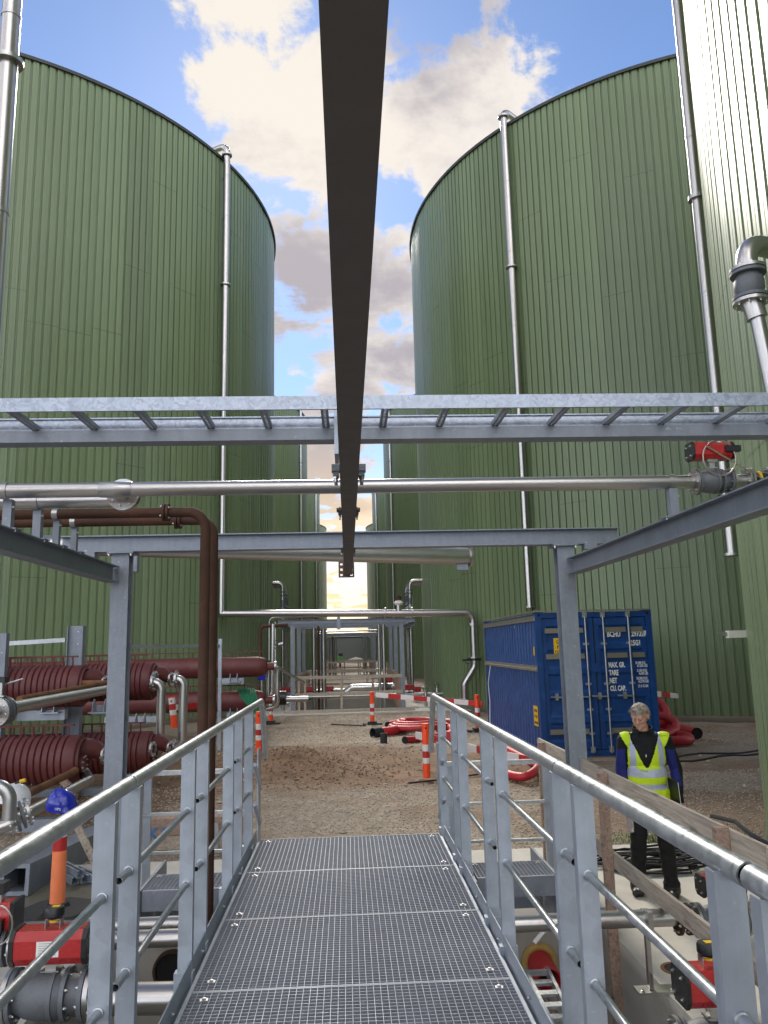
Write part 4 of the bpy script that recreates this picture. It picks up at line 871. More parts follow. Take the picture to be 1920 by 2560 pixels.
# ================================================================ SECOND AND THIRD MODULE FITTINGS
def vpipe(x, y, z1, r, m_, label, fl=(), fanl=False, z0=-1.2):
    t = thing('riser_pipe', label, 'pipe', (x, y, 0), 'riser pipes in the far pits'); MB().tube([(x, y, z0), (x, y, z1)], r, 14).build('pipe_run', m_, t)
    for z in fl: flange(t, (x, y, z), (0, 0, 1), r * 1.5, .05, r * .9, 0, m_=SSD)
    return t
for k, nm in ((0, 'second'), (1, 'third')):
    o = 30.8 * k
    vpipe(-1.40, 33.2 + o, 3.15, .085, SSD, 'leftmost grey riser pipe inside the %s frame' % nm, (3.0,))
    vpipe(-1.17, 32.2 + o, 3.2, .05, RUSTP, 'dark rusty riser inside the %s frame' % nm)
    vpipe(-.98, 32.6 + o, 3.1, .10, SSD, 'thick capped riser right of the rusty one in the %s frame' % nm, (2.85,))
    vpipe(1.28, 32.0 + o, 3.22, .065, SSD, 'left one of the twin risers on the right of the %s frame' % nm, (3.1,))
    vpipe(1.47, 32.0 + o, 3.22, .065, SSD, 'right one of the twin risers on the right of the %s frame' % nm, (3.1,))
    for j, y in enumerate((31.2, 35.7)):
        pipe('low_pipe', '%s low stainless pipe across the %s pit' % (('front', 'rear')[j], nm), [(-4.2, y + o, .45), (4.0, y + o, .45)], .06, SSD, 0, org=(0, y + o, .45))
    pipe('top_pipe', 'thin stainless pipe along the top of the %s frame, bending down at its left end' % nm,
         [(-3.0 if k == 0 else -2.9, 30.6 + o, 1.9), (-3.0 if k == 0 else -2.9, 30.6 + o, 3.52), (2.6, 30.6 + o, 3.60)], .055, SS, .2, org=(0, 30.6 + o, 3.5))
    pipe('top_pipe', 'stainless pipe resting across the middle of the %s frame' % nm, [(-2.4, 35 + o, 3.47), (2.4, 35 + o, 3.47)], .05, SS, 0, org=(0, 35 + o, 3.5))
    for sx in (-1, 1):
        s_ = 'left' if sx < 0 else 'right'
        for j in range(4):
            y = 34.2 + .75 * j + o + (.2 if sx > 0 else 0); x = sx * 2.78; ze = 5.15 - .0 * j
            if k == 1 and j % 2: continue
            t = thing('riser_pipe', '%s bent riser counted from the front, %s side of the %s frame' % (('first', 'second', 'third', 'fourth')[j], s_, nm), 'pipe', (x, y, 0), 'bent risers running into the tanks')
            r = .06 if j else .075
            MB().tube(bend([(x, y, .5), (x, y, ze + .0), (x + sx * .95, y, ze)], .22, 5), r, 12).build('pipe_run', SSD, t)
            for z in (4.15, 4.3, 4.55, 4.7) if j else (3.95, 4.15, 4.6, 4.75): flange(t, (x, y, z), (0, 0, 1), r * 1.75, .05, r, 0, m_=CAST)
            MB().lathe([(r * 1.3, 0), (r * 1.3, .22)], (x, y, 4.32 if j else 4.18), seg=12).build('valve_body', CAST, t)
            mb = MB(); mb.tube([(x + sx * .1, y - .1, 4.4), (x + sx * .1, y - .12, 4.0)], .014, 6); mb.build('hand_lever', SSD, t)
    if k == 0:
        for j, (px, Yv, z) in enumerate(((714, 33.5, .62), (771, 31.4, .72), (822, 33.5, .62), (968, 32.2, .98), (1023, 31.4, .70), (1043, 33.5, .5), (913, 66, .9))):
            p = at(px, 1740, Y=Yv)
            nm2 = ('beside the left column', 'left of the dark riser', 'between the thick riser and the middle post', 'right of the twin risers', 'right of the right column', 'beside the tank on the right', 'in the farther pit')[j]
            ballvalve('small red actuator %s at the second pit' % nm2 if j < 6 else 'tiny red actuator on a valve over the third pit', (p.x, Yv, z - .27), .085, .4, (.36 if j < 5 else .28, .12), 1, .06, box=False, nb=4, seg=12, loop=False)
t = thing('foil_pipe', 'foil wrapped pipe lying behind the front guard fence of the second pit', 'pipe', (.8, 33, .7)); MB().tube(bend([(-.1, 33, .5), (.15, 33, .68), (2.2, 33, .70)], .2), .13, 14).build('pipe_run', FOIL, t)
# valve clusters left and right of the second frame
for sx, x0 in ((-1, -2.6), (1, 2.9)):
    s_ = 'left' if sx < 0 else 'right'
    for j in range(4):
        x = x0 + sx * .48 * j + .1; y = 30.9 + .35 * j
        t = thing('pump_fitting', 'small fitting with hand wheel %s of the second frame, %s from its column' % (s_, ('nearest', 'second', 'third', 'farthest')[j]), 'fitting', (x, y, 0), 'fittings beside the second frame')
        MB().lathe([(.06, 0), (.06, .2), (.12, .22), (.12, .27), (.07, .3), (.09, .4), (.07, .5 + .1 * (j % 2)), (.03, .55 + .15 * (j % 2)), (0, .56 + .15 * (j % 2))], (x, y, 0), seg=12).build('body', SSD, t)
        MB().tube([(x - .22, y, .26), (x + .22, y, .26)], .07, 10).build('cross_pipe', SS, t)
        for s in (-1, 1): flange(t, (x + s * .2, y, .26), (1, 0, 0), .11, .03, .06, 0)
        mb = MB(); mb.tube([(x + .09 * math.cos(a), y, .62 + .15 * (j % 2) + .09 * math.sin(a)) for a in np.linspace(0, 2 * PI, 12)[:-1]], .013, 5, closed=True); mb.build('hand_wheel', BLACKP, t)
# pipes on the left between the maroon pipes and the frame
t = pipe('stainless_pipe', 'upright stainless pipe left of the second frame joining the maroon pipe end', [(-2.32, 24.9, 3.1), (-2.34, 24.9, .95), (-2.7, 24.9, .75)], .055, SS, .15, org=(-2.3, 24.9, 0))
pipe('stainless_pipe', 'looped stainless pipe hooked off the end of the maroon pipes', [(-2.5, 21.2, 1.86), (-1.86, 21.2, 1.88), (-1.86, 21.2, .82), (-2.15, 21.2, .78)], .06, SS, .2, org=(-2, 21.2, 0))
pipe('stainless_pipe', 'second looped pipe just left of the hooked one', [(-2.4, 21.6, 1.86), (-2.14, 21.6, 1.86), (-2.14, 21.6, .86), (-2.5, 21.6, .80)], .055, SS, .12, org=(-2, 21.6, 0))
pipe('rusty_pipe', 'thin rusty pipe bending down on the green wall behind the maroon pipes', [(-1.9, 25.5, 3.08), (-2.78, 25.5, 3.05), (-2.78, 25.5, .5)], .055, RUSTP, .15, org=(-2.78, 25.5, 0))
pipe('stainless_pipe', 'thin slanted pipe leaning between the pipe ends and the second frame', [(-2.3, 26, 1.75), (-1.5, 27.5, 1.15)], .045, SS, 0, org=(-2, 26, 1.2))
t = thing('valve_stack', 'upright pipe with stacked dark valves left of the second frame', 'valve', (-2.4, 29, 0)); x, y = -2.62, 29
MB().tube([(x, y, .5), (x, y, 3.3)], .045, 10).build('pipe_run', SSD, t)
for z in (1.5, 1.62, 1.8, 2.35, 2.5, 2.62, 3.1): flange(t, (x, y, z), (0, 0, 1), .12, .05, .04, 0, m_=CAST)
mb = MB(); mb.tube([(x, y, 2.45), (x + .28, y, 2.5)], .06, 8); mb.build('valve_spindle', SSD, t)
# end of corridor
mb = MB()
for i in range(60): mb.box(-15 + .5 * i, -15 + .5 * i + .44, 133.96, 134.0, 0, 3.9)
t = thing('far_building', 'low grey clad building closing the end of the corridor', 'building', (0, 134, 0)); MB().box(-15, 15, 134, 150, 0, 3.9).build('wall', FARW, t); mb.build('cladding_sheets', FARW, t); MB().box(-15.2, 15.2, 133.8, 150.2, 3.9, 4.1).build('roof', FLASH, t)
def heap(name, label, cx, cy, rx, ry, h, m_, sd):
    n = 18; v = []; f = []
    for i in range(n + 1):
        for j in range(n + 1):
            u, w_ = i / n * 2 - 1, j / n * 2 - 1; r = math.hypot(u, w_); z = h * max(0, 1 - r) ** .8 * (1 + .2 * math.sin(5 * u + sd) * math.cos(4 * w_ + sd)); v.append((cx + rx * u, cy + ry * w_, z - .05))
    for i in range(n):
        for j in range(n): a = i * (n + 1) + j; f.append((a, a + n + 1, a + n + 2, a + 1))
    mb = MB(); mb.v, mb.f = v, f; mb.mi = [0] * len(f); return tag(mb.build(name, m_), label, 'heap')
heap('sand_heap', 'pale heap of sand far down the corridor on the right', 4.2, 92, 2.2, 3, 1.0, SANDY, 1); heap('sand_heap', 'larger grey heap in front of the far building', 1.2, 118, 2.0, 4, 1.0, mat('grey_sand', (.3, .27, .23), .95, var=.3), 2)
t = thing('green_machine', 'small bright green machine standing far down the corridor', 'machine', (-.85, 90, 0)); MB().box(-1.15, -.65, 89.4, 90.6, .8, 1.35).build('body', GREENP, t); MB().box(-1.0, -.55, 89.5, 90.4, 1.35, 1.7).build('cab', BLACKP, t)
for yy in (89.3, 90.7): MB().lathe([(.4, -.1), (.4, .1)], (-.85, yy, .42), (1, 0, 0), 14).build('wheel', RUBBER, t)
t = thing('ladder', 'pale ladder standing against the third frame on the right', 'ladder', (2.3, 63, 0))
for s in (-.22, .22): mb = MB(); mb.box(2.62 + s - .02, 2.62 + s + .02, 62.9, 62.94, .8, 3.4); mb.build('side_rail', G_RAIL, t)
for k in range(9): mb = MB(); mb.box(2.42, 2.82, 62.9, 62.94, 1.0 + .28 * k, 1.05 + .28 * k); mb.build('rung', G_RAIL, t)

# ================================================================ CONTAINER
cx0, cx1, cyf, cyr, cz0, cz1 = 3.83, 6.24, 15.9, 21.96, .07, 2.93
ct = thing('shipping_container', 'blue twenty foot high cube shipping container with its doors facing the camera', 'container', ((cx0 + cx1) / 2, cyf, cz0))
def bx(name, m_, *a): return MB().box(*a).build(name, m_, ct, smooth=False)
for x_ in (cx0, cx1 - .12):
    for y_ in (cyf, cyr - .12): bx('corner_post', BLUEC, x_, x_ + .12, y_, y_ + .12, cz0 + .12, cz1 - .12)
for x_ in (cx0 - .004, cx1 - .166):
    for y_ in (cyf - .006, cyr - .16):
        for z_ in (cz0 - .006, cz1 - .12):
            c_ = bx('corner_casting', BLUEC, x_, x_ + .17, y_, y_ + .17, z_, z_ + .126)
            if y_ < 17: MB().lathe([(.028, 0), (.028, .003), (0, .003)], (x_ + .085, y_ - .0005, z_ + .063), (0, -1, 0), 12).build('casting_hole', DARK, c_)
for x_ in (cx0, cx1 - .06): bx('side_rail', BLUEC, x_, x_ + .06, cyf + .17, cyr - .17, cz1 - .09, cz1 - .03); bx('side_rail', BLUEC, x_, x_ + .06, cyf + .17, cyr - .17, cz0, cz0 + .15)
bx('floor', BLUEC, cx0 + .06, cx1 - .06, cyf + .12, cyr - .12, cz0 + .1, cz0 + .14); bx('roof', BLUEC, cx0 + .06, cx1 - .06, cyf + .1, cyr - .1, cz1 - .06, cz1 - .035)
bx('door_header', BLUEC, cx0 + .12, cx1 - .12, cyf + .01, cyf + .10, cz1 - .115, cz1 - .01); bx('door_sill', BLUEC, cx0 + .12, cx1 - .12, cyf + .01, cyf + .12, cz0, cz0 + .12); bx('end_wall', BLUEC, cx0 + .1, cx1 - .1, cyr - .06, cyr - .03, cz0 + .1, cz1 - .05)
# corrugated sides
for x_, s in ((cx0 + .012, 1), (cx1 - .012, -1)):
    P_ = []; y = cyf + .12; pit = .278
    while y < cyr - .12:
        for dy, dx in ((0, 0), (.07, 0), (.105, .036), (.175, .036), (.21, 0)):
            P_.append((x_ + s * dx, min(y + dy * pit / .21 * .76, cyr - .12)))
        y += pit
    n = len(P_); v = [(a, b_, z) for z in (cz0 + .14, cz1 - .08) for a, b_ in P_]; mb = MB(); mb.add(v, [(i, i + 1, i + 1 + n, i + n) for i in range(n - 1)]); mb.build('corrugated_side', BLUEC, ct, smooth=False)
# doors
zb, zt = cz0 + .135, cz1 - .125; xm = (cx0 + cx1) / 2
doors = []
for x0, x1 in ((cx0 + .13, xm - .012), (xm + .012, cx1 - .13)):
    yb_ = cyf + .035; n_ = 5; H_ = (zt - zb); v = []; prof = [(zb, 0), (zb + .10, 0)]
    zs = np.linspace(zb + .10, zt - .10, n_ + 1)
    for i in range(n_):
        a, b_ = zs[i], zs[i + 1]; g_ = .17; prof += [(a + .05, 0), (a + .10, .032), (b_ - .10, .032), (b_ - .05, 0)]
    prof += [(zt - .10, 0), (zt, 0)]; prof = sorted(set(prof))
    mb = MB(); n = len(prof)
    xi0, xi1 = x0 + .09, x1 - .09
    v = [(xi0, yb_ + d, z) for z, d in prof] + [(xi1, yb_ + d, z) for z, d in prof]; mb.add(v, [(i, i + 1, i + 1 + n, i + n) for i in range(n - 1)])
    mb.box(x0, xi0, yb_ - .004, yb_ + .045, zb, zt); mb.box(xi1, x1, yb_ - .004, yb_ + .045, zb, zt); mb.box(xi0, xi1, yb_ + .04, yb_ + .045, zb, zt)
    d = mb.build('door', BLUEC, ct, smooth=False); doors.append(d)
    MB().box(x0 - .012, x0, yb_ - .001, yb_ + .04, zb, zt).build('door_seal', RUBBER, d)
    W_ = x1 - x0
    for fx in ((.37, .84) if x0 < xm - .5 else (.17, .66)):
        xr = x0 + W_ * fx
        MB().tube([(xr, yb_ - .05, zb - .07), (xr, yb_ - .05, zt + .07)], .019, 12).build('lock_rod', G_RAIL, d)
        for z_ in (zb - .06, zt + .0):
            mb = MB(); mb.box(xr - .045, xr + .045, yb_ - .055, yb_ - .005, z_, z_ + .11); mb.box(xr - .03, xr + .03, yb_ - .075, yb_ - .055, z_ + .02, z_ + .07); mb.build('cam_keeper', G_RAIL, d)
        for z_ in (zb + .28, zb + .75, zb + 1.25, zb + 2.05): mb = MB(); mb.box(xr - .06, xr + .06, yb_ - .03, yb_ - .0045, z_, z_ + .045); mb.build('rod_bracket', G_RAIL, d)
        zh = zb + 1.02 + .0
        mb = MB(); mb.bar((xr, yb_ - .075, zh), (xr - .34 if x0 > xm - .5 else xr - .30, yb_ - .085, zh + .02), .012, .03); mb.build('door_handle', G_RAIL, d)
        mb = MB(); xx = xr - .17; mb.box(xx - .03, xx + .03, yb_ - .07, yb_ - .0045, zh - .05, zh + .08); mb.build('handle_catch', G_RAIL, d)
    for z_ in np.linspace(zb + .25, zt - .25, 4):
        xe = x0 - .05 if x0 < xm - .5 else x1 - .06; mb = MB(); mb.box(xe, xe + .11, yb_ - .022, yb_ - .006, z_, z_ + .06); mb.build('hinge', BLUEC, d)
    for z_ in ((zb + .30, zb + 1.78 - .0, zt - .30) if True else ()):
        for a, b_ in ((x0 + .06, x0 + W_ * (.33 if x0 < xm - .5 else .13) ), (x0 + W_ * (.41 if x0 < xm - .5 else .21), x0 + W_ * (.80 if x0 < xm - .5 else .61)), (x0 + W_ * (.88 if x0 < xm - .5 else .71), x1 - .05)):
            if b_ - a < .15: continue
            mb = MB(); mb.box(a, b_, yb_ - .03, yb_ - .0055, z_, z_ + .045); mb.box(a, b_, yb_ - .012, yb_ - .0055, z_ + .045, z_ + .10); mb.build('batten', TRIM, d, smooth=False)
mb = MB(); mb.box(xm - .085, xm + .085, cyf + .005, cyf + .028, zb + 1.5, zb + 1.68); mb.build('door_catch', BLUEC, doors[1])
# markings, on the right leaf
dR = doors[1]; yf = cyf + .0285; xa = xm + .012
def mk(s_, x_, z_, h_, sx=.8, al='LEFT', m_=WHITEP, par=dR, y_=None, b=.006): return txt(s_, h_ * 1.42, (x_, (yf if y_ is None else y_), z_), (1, 0, 0), (0, 0, 1), m_, par, 'marking', al, sx * .80, .0012, b)
xl_, xr_ = xa + .26, xa + .60; ztop = zt - .31
mk('BCHU', xa + .255, ztop - .085, .105, .88); mk('297227', xa + .765, ztop - .085, .105, .88); mk('8', xa + 1.0, ztop - .075, .085, .85)
mb = MB()
for a in ((.985, 1.045, -.095, -.088), (.985, 1.045, .02, .027), (.985, .992, -.095, .027), (1.038, 1.045, -.095, .027)): mb.box(xa + a[0], xa + a[1], yf - .001, yf + .0, ztop + a[2], ztop + a[3])
mb.build('check_digit_frame', WHITEP, dR)
mk('25G1', xa + .735, ztop - .27, .105, .8)
for i, (a, b_, c_) in enumerate((('MAX. GR.', '30.480 KGS', '67.200 LBS'), ('TARE', '2.100 KGS', '4.630 LBS'), ('NET', '28.380 KGS', '62.570 LBS'), ('CU. CAP.', '37.4 CU.M', '1.320 CU.FT'))):
    z_ = ztop - .70 - .155 * i
    if i < 3: mk(a, xa + .245, z_, .10, .72)
    else: mk(a, xa + .245, z_ , .10, .72)
    mk(b_, xa + 1.03, z_ + .055, .052, .8, 'RIGHT', b=.002)
    if i < 3: mk(c_, xa + 1.05, z_ - .005, .052, .8, 'RIGHT', b=.002)
# batten placed over the last line, caution sign
dL = doors[0]; xs0 = cx0 + .13 + .23
MB().box(xs0, xs0 + .40, yf - .003, yf + .0, zb + 1.87, zb + 2.20).build('warning_sign', YEL, dL, smooth=False)
for i, s_ in enumerate(('CAUTION', "9'6\" HIGH", 'CONTAINER')): mk(s_, xs0 + .20, zb + 2.09 - .10 * i, .062, .92, 'CENTER', BLACKI, dL, yf - .0035, .003)
MB().box(xs0 + .12, xs0 + .36, yf - .002, yf + .0, zb + .36, zb + .58).build('data_plate', TRIM, dL, smooth=False)
# labels on the side, vertical
for zc, hh, ww in ((zb + 1.95, .18, .10), (cz0 + .78, .40, .36)):
    y0_ = cyf + .2
    s_ = MB().box(cx0 - .001, cx0 + .002, y0_, y0_ + ww, zc - hh / 2, zc + hh / 2).build('side_sign', YEL, ct, smooth=False)
    if hh > .3:
        for i, q in enumerate(('CAUTION', "9'6\" HIGH", 'CONTAINER')): txt(q, .075, (cx0 - .0015, y0_ + ww / 2, zc + .08 - .12 * i), (0, -1, 0), (0, 0, 1), BLACKI, s_, 'marking', 'CENTER', .8, .001, .002)
for z_ in (cz1 - .17, cz0 + 1.68 - .0, cz0 - .02):
    for a in (0,):
        mb = MB(); mb.box(cx0 - .035, cx0 - .001, cyf + .02, cyr - .02, z_, z_ + .05); mb.box(cx0 - .014, cx0 - .001, cyf + .02, cyr - .02, z_ + .05, z_ + .11); mb.build('side_batten', TRIM if z_ > .5 else WOODR, ct, smooth=False)
mb = MB(); mb.box(cx0 - .02, cx1 - .05, cyf - .04, cyf + .06, cz1 + .006, cz1 + .035); mb.build('roof_batten', TRIM, ct, smooth=False)
mb = MB(); mb.box(cx0 - .05, cx0 + .05, cyf, cyr, cz1 + .006, cz1 + .035); mb.build('roof_batten', TRIM, ct, smooth=False)
for y_ in (16.05, 21.7): tag(MB().box(cx0 - .05, cx1 + .03, y_ - .09, y_ + .09, -.05, cz0 - .008).build('timber_sleeper', WOOD), 'timber sleeper under the %s end of the blue container' % ('door' if y_ < 18 else 'rear'), 'timber')
tag(MB().tube([(cx0 - .04, 21.0, 1.75), (cx0 - .10, 21.1, 1.3), (cx0 - .06, 21.2, .8), (cx0 - .12, 21.0, .3), (cx0 - .1, 20.7, .1)], .012, 6).build('cable', BWHITE), 'thin white cable hanging down the rear edge of the blue container', 'cable')

# ================================================================ BARRIER POSTS, TAPE
def post_mesh():
    mb = MB(); mb.cur = 0
    def st(z0, z1, c, s=0): mb.cur = c; mb.box(-.062, .062, -.03, .03, z0, z1)
    st(.0, .26, 0); st(.26, .33, 1); st(.33, .43, 0); st(.43, .55, 2); st(.55, .67, 1); st(.67, .93, 0); st(.93, 1.0, 0)
    return mb
def barrier(label, loc, tilt=(0, 0), base=True, h=1.0, rz=0., sc_=1.0):
    t = thing('barrier_post', label, 'barrier post', loc, 'orange and white barrier posts'); t.rotation_euler = (rad(tilt[0]), rad(tilt[1]), rad(rz))
    for z0, z1, m_, nm in ((.04, .30, ORANGE, 'post_body'), (.30, .40, BWHITE, 'white_band'), (.40, .52, BRED, 'red_band'), (.52, .64, BWHITE, 'white_band'), (.64, h, ORANGE, 'post_body')):
        mb = MB(); mb.tube([(loc[0], loc[1], loc[2] + z0), (loc[0], loc[1], loc[2] + z1)], .068, 8); mb.build(nm, m_, t)
    mb = MB(); mb.lathe([(.018, 0), (.018, .004)], (loc[0], loc[1] - .066, loc[2] + h - .08), (0, -1, 0), 8); mb.build('hole', DARK, t)
    if base:
        mb = MB(); c = loc; mb.box(c[0] - .30, c[0] + .30, c[1] - .14, c[1] + .14, c[2] - .02, c[2] + .06); mb.box(c[0] - .14, c[0] + .14, c[1] - .12, c[1] + .12, c[2] + .06, c[2] + .11); mb.build('rubber_foot', RUBBER, t)
    return t
def gp(px, py, Z=0.): p = at(px, py, Z=Z); p.z = float(gheight(p.x, p.y)); return tuple(p)
barrier('upright barrier post left of the corridor, beside the end of the maroon pipes', gp(677, 1810, -.03)); barrier('upright barrier post in front of the second pit, left of the red pipe coil', gp(931, 1809, -.03))
barrier('barrier post without foot standing in the sandy trench, nearest the walkway', gp(1067, 1937, -.05), base=False, h=1.02); barrier('barrier post just left of the blue container', (3.55, 22.0, -.05), h=1.0)
barrier('barrier post in front of the container door, half hidden by the steel column', (4.20, 15.0, -.03), h=.95); barrier('barrier post right of the container by the green tank wall', gp(1699, 1800, -.03))
p = at(437, 1825, Y=16.5); barrier('tilted barrier post leaning between the maroon pipes and the rusty pipes', (p.x, 16.5, p.z), (0, -7), base=False, h=.66)
p = at(647, 1862, Y=17.5); barrier('barrier post mostly hidden behind the end of the left handrail', (p.x, 17.5, p.z - .2), base=False, h=.9)
def plank(label, a, b_, n, h_=.14):
    a, b_ = Vector(a), Vector(b_); t = thing('barrier_board', label, 'barrier', tuple(a), 'red and white barrier boards')
    for i in range(n): mb = MB(); mb.bar(a.lerp(b_, i / n), a.lerp(b_, (i + 1) / n), .025, h_); mb.build('red_band' if i % 2 else 'white_band', BRED if i % 2 else BWHITE, t)
plank('red and white barrier board running from the middle barrier post to the blue container', at(940, 1737, Y=24.4), at(1207, 1760, Y=22.3), 8)
plank('red and white barrier board in front of the lower maroon pipe', at(432, 1769, Y=19.5), at(680, 1751, Y=24.2), 9)
plank('short red and white barrier board right of the container', at(1628, 1733, Y=20.), at(1695, 1740, Y=22.7), 3)
plank('red and white barrier board on the ground below the container corner', at(1170, 1868, Y=16.4), at(1330, 1903, Y=13.5), 6)
plank('red barrier board leaning on the trench barrier post', at(1040, 1838, Y=17), at(1095, 1850, Y=15.6), 2)

# ================================================================ RED HOSES
def hose(name, label, pts, r, m_=HOSE, rings=True, closed=False, ends=True):
    pts = [Vector(p) for p in pts]; out = [pts[0]]
    for i in range(len(pts) - 1):
        p0, p1, p2, p3 = pts[max(i - 1, 0)], pts[i], pts[i + 1], pts[min(i + 2, len(pts) - 1)]
        n = max(3, int((p2 - p1).length / (r * .45)))
        for k in range(1, n + 1):
            u = k / n; out.append(.5 * ((2 * p1) + (p2 - p0) * u + (2 * p0 - 5 * p1 + 4 * p2 - p3) * u * u + (3 * p1 - p0 - 3 * p2 + p3) * u ** 3))
    rs = [r * (1.0 if i % 2 else .90) for i in range(len(out))] if rings else r
    t = thing(name, label, 'hose', tuple(pts[0]), None); MB().tube(out, rs, 12).build('hose_body', m_, t)
    if ends: d = (out[0] - out[1]).normalized(); MB().hollow(out[0], out[0] + d * .02, r * .98, r * .82, 16).build('hose_mouth', DARK, t); MB().lathe([(r * .84, 0), (0, .001)], out[0] + d * .012, d, 14).build('bore', DARK, t)
    return t
def coil(cx, cy, z, r0, r1, turns, r, n=10, a0=0., lift=0.): return [(cx + (r0 + (r1 - r0) * i / (turns * n)) * math.cos(a0 + 2 * PI * i / n), cy + (r0 + (r1 - r0) * i / (turns * n)) * math.sin(a0 + 2 * PI * i / n), z + lift * i / n) for i in range(int(turns * n) + 1)]
gzz = lambda p, r: (p.x, p.y, float(gheight(p.x, p.y)) + r)
mid = at(1038, 1815, Z=.12)
hose('red_pipe_coil', 'tight spiral coil of thin red corrugated pipe on the gravel before the second pit', coil(mid.x + .05, mid.y - .1, .10, .80, .42, 3.6, .07, lift=.05), .075)
h1 = hose('red_pipe', 'thick red corrugated pipe whose black open end faces left beside the coil', [gzz(at(952, 1829, Z=.1), .13), gzz(at(985, 1825, Z=.1), .13), gzz(at(1012, 1812, Z=.12), .13), gzz(at(1030, 1803, Z=.12), .13)], .125)
e0 = Vector(gzz(at(952, 1829, Z=.1), .13)); d0 = (e0 - Vector(gzz(at(985, 1825, Z=.1), .13))).normalized(); MB().hollow(e0 - d0 * .0, e0 + d0 * .28, .135, .115, 16).build('black_sleeve', RUBBER, h1)
hose('red_pipe', 'red corrugated pipe arching behind the spiral coil', [gzz(at(970, 1807, Z=.1), .1), gzz(at(1005, 1797, Z=.12), .1), gzz(at(1050, 1792, Z=.2), .14), gzz(at(1092, 1797, Z=.2), .14), gzz(at(1125, 1812, Z=.15), .1), gzz(at(1128, 1830, Z=.1), .1), gzz(at(1095, 1838, Z=.1), .1), gzz(at(1060, 1850, Z=.1), .1)], .10)
hose('red_pipe', 'straight red corrugated pipe lying in the trench behind the trench post', [gzz(at(1013, 1858, Z=.05), .09), gzz(at(1045, 1851, Z=.05), .09), gzz(at(1090, 1838, Z=.05), .10)], .085)
hose('red_pipe', 'bundle of red pipe half hidden behind the far end of the right handrail', [gzz(at(1100, 1800, Z=.1), .12), gzz(at(1140, 1806, Z=.1), .12), gzz(at(1150, 1825, Z=.1), .12), gzz(at(1120, 1842, Z=.1), .12)], .12)
hose('red_pipe', 'red pipe on the ground under the corner of the blue container', [gzz(at(1262, 1868, Z=.1), .1), gzz(at(1300, 1893, Z=.1), .1), gzz(at(1345, 1925, Z=.1), .1), gzz(at(1310, 1940, Z=.1), .1), gzz(at(1250, 1925, Z=.1), .08)], .075)
hose('red_pipe_coil', 'big loose coil of red corrugated pipe leaning beside the right side of the container', [(6.55, 19.8, 0.35), (7.07, 19.2, 0.55), (7.66, 18.9, 0.45), (7.7, 18.7, 0.25), (7.21, 18.3, 0.14), (6.7, 18.5, 0.14), (6.47, 19.3, 0.3), (6.77, 19.9, 0.85), (7.21, 19.7, 1.05), (7.66, 19.3, 0.75), (7.58, 19.0, 0.4), (7.07, 18.9, 0.3), (6.55, 19.1, 0.3)], .12)
hose('red_pipe', 'loose end of thick red pipe pointing right toward the tank wall', [gzz(at(1742, 1829, Z=.15), .15), gzz(at(1715, 1822, Z=.15), .15), gzz(at(1680, 1815, Z=.15), .15), gzz(at(1650, 1812, Z=.15), .15)], .135)
hose('red_pipe', 'low loop of red pipe on the gravel at the foot of the loose coil', [(6.62, 17.6, 0.12), (7.14, 17.5, 0.12), (7.58, 17.7, 0.12), (7.73, 18.3, 0.12), (7.36, 18.8, 0.15), (6.77, 18.7, 0.2)], .115)
st_ = gp(960, 1874, -.1); t = thing('pipe_stub', 'short black pipe stub standing upright in the sandy trench', 'pipe', st_); MB().hollow((st_[0], st_[1], st_[2]), (st_[0], st_[1], st_[2] + .24), .085, .07, 18).build('pipe_end', RUBBER, t)
# cables on the ground
def cable(label, pts, r=.012): t_ = MB().tube([Vector(p) for p in pts], r, 6); return tag(t_.build('cable', RUBBER), label, 'cable')
cable('upper black cable lying across the gravel right of the container', [gzz(at(1580 + 34 * i, 1905 - 3.5 * i + 4 * math.sin(i), Z=.0), .015) for i in range(11)], .022); cable('lower black cable lying across the gravel right of the container', [gzz(at(1600 + 33 * i, 1916 - 3.8 * i + 3 * math.sin(i * 1.7), Z=.0), .015) for i in range(10)], .022)
cable('black rod lying on the gravel before the trench post', [gzz(at(1022, 1946, Z=0), .03), gzz(at(1060, 1938, Z=0), .03), gzz(at(1110, 1935, Z=0), .03), gzz(at(1210, 1932, Z=0), .03)], .018)
cable('thin stick lying on the gravel left of the middle barrier post', [gzz(at(828, 1809, Z=0), .03), gzz(at(915, 1813, Z=0), .03)], .02)
rr = random.Random(3)
for k in range(7):
    c0 = (3.25 + rr.uniform(-.28, .38), 8.35 + rr.uniform(-.25, .3)); pts = [(c0[0] + rr.uniform(.28, .46) * math.cos(a) * 1.2, c0[1] + rr.uniform(.2, .3) * math.sin(a), .02 + .012 * k + rr.uniform(0, .02)) for a in np.linspace(0, 2 * PI * 2.2, 30)]
    cable('loop %s of the heap of black cables on the slab behind the person' % ('one', 'two', 'three', 'four', 'five', 'six', 'seven')[k], pts, .012)['group'] = 'black cable heap'
for o in COL.objects:
    if o.get('group') == 'black cable heap': o['label'] = 'coiled black cable in the tangled heap on the slab behind the person'
cable('black cable draped over the end of the top fence board at the right edge', [(2.13, 4.75, 1.29), (2.15, 4.5, 1.31), (2.13, 4.3, 1.29), (2.2, 4.15, 1.24), (2.5, 4.0, 1.1)], .012)
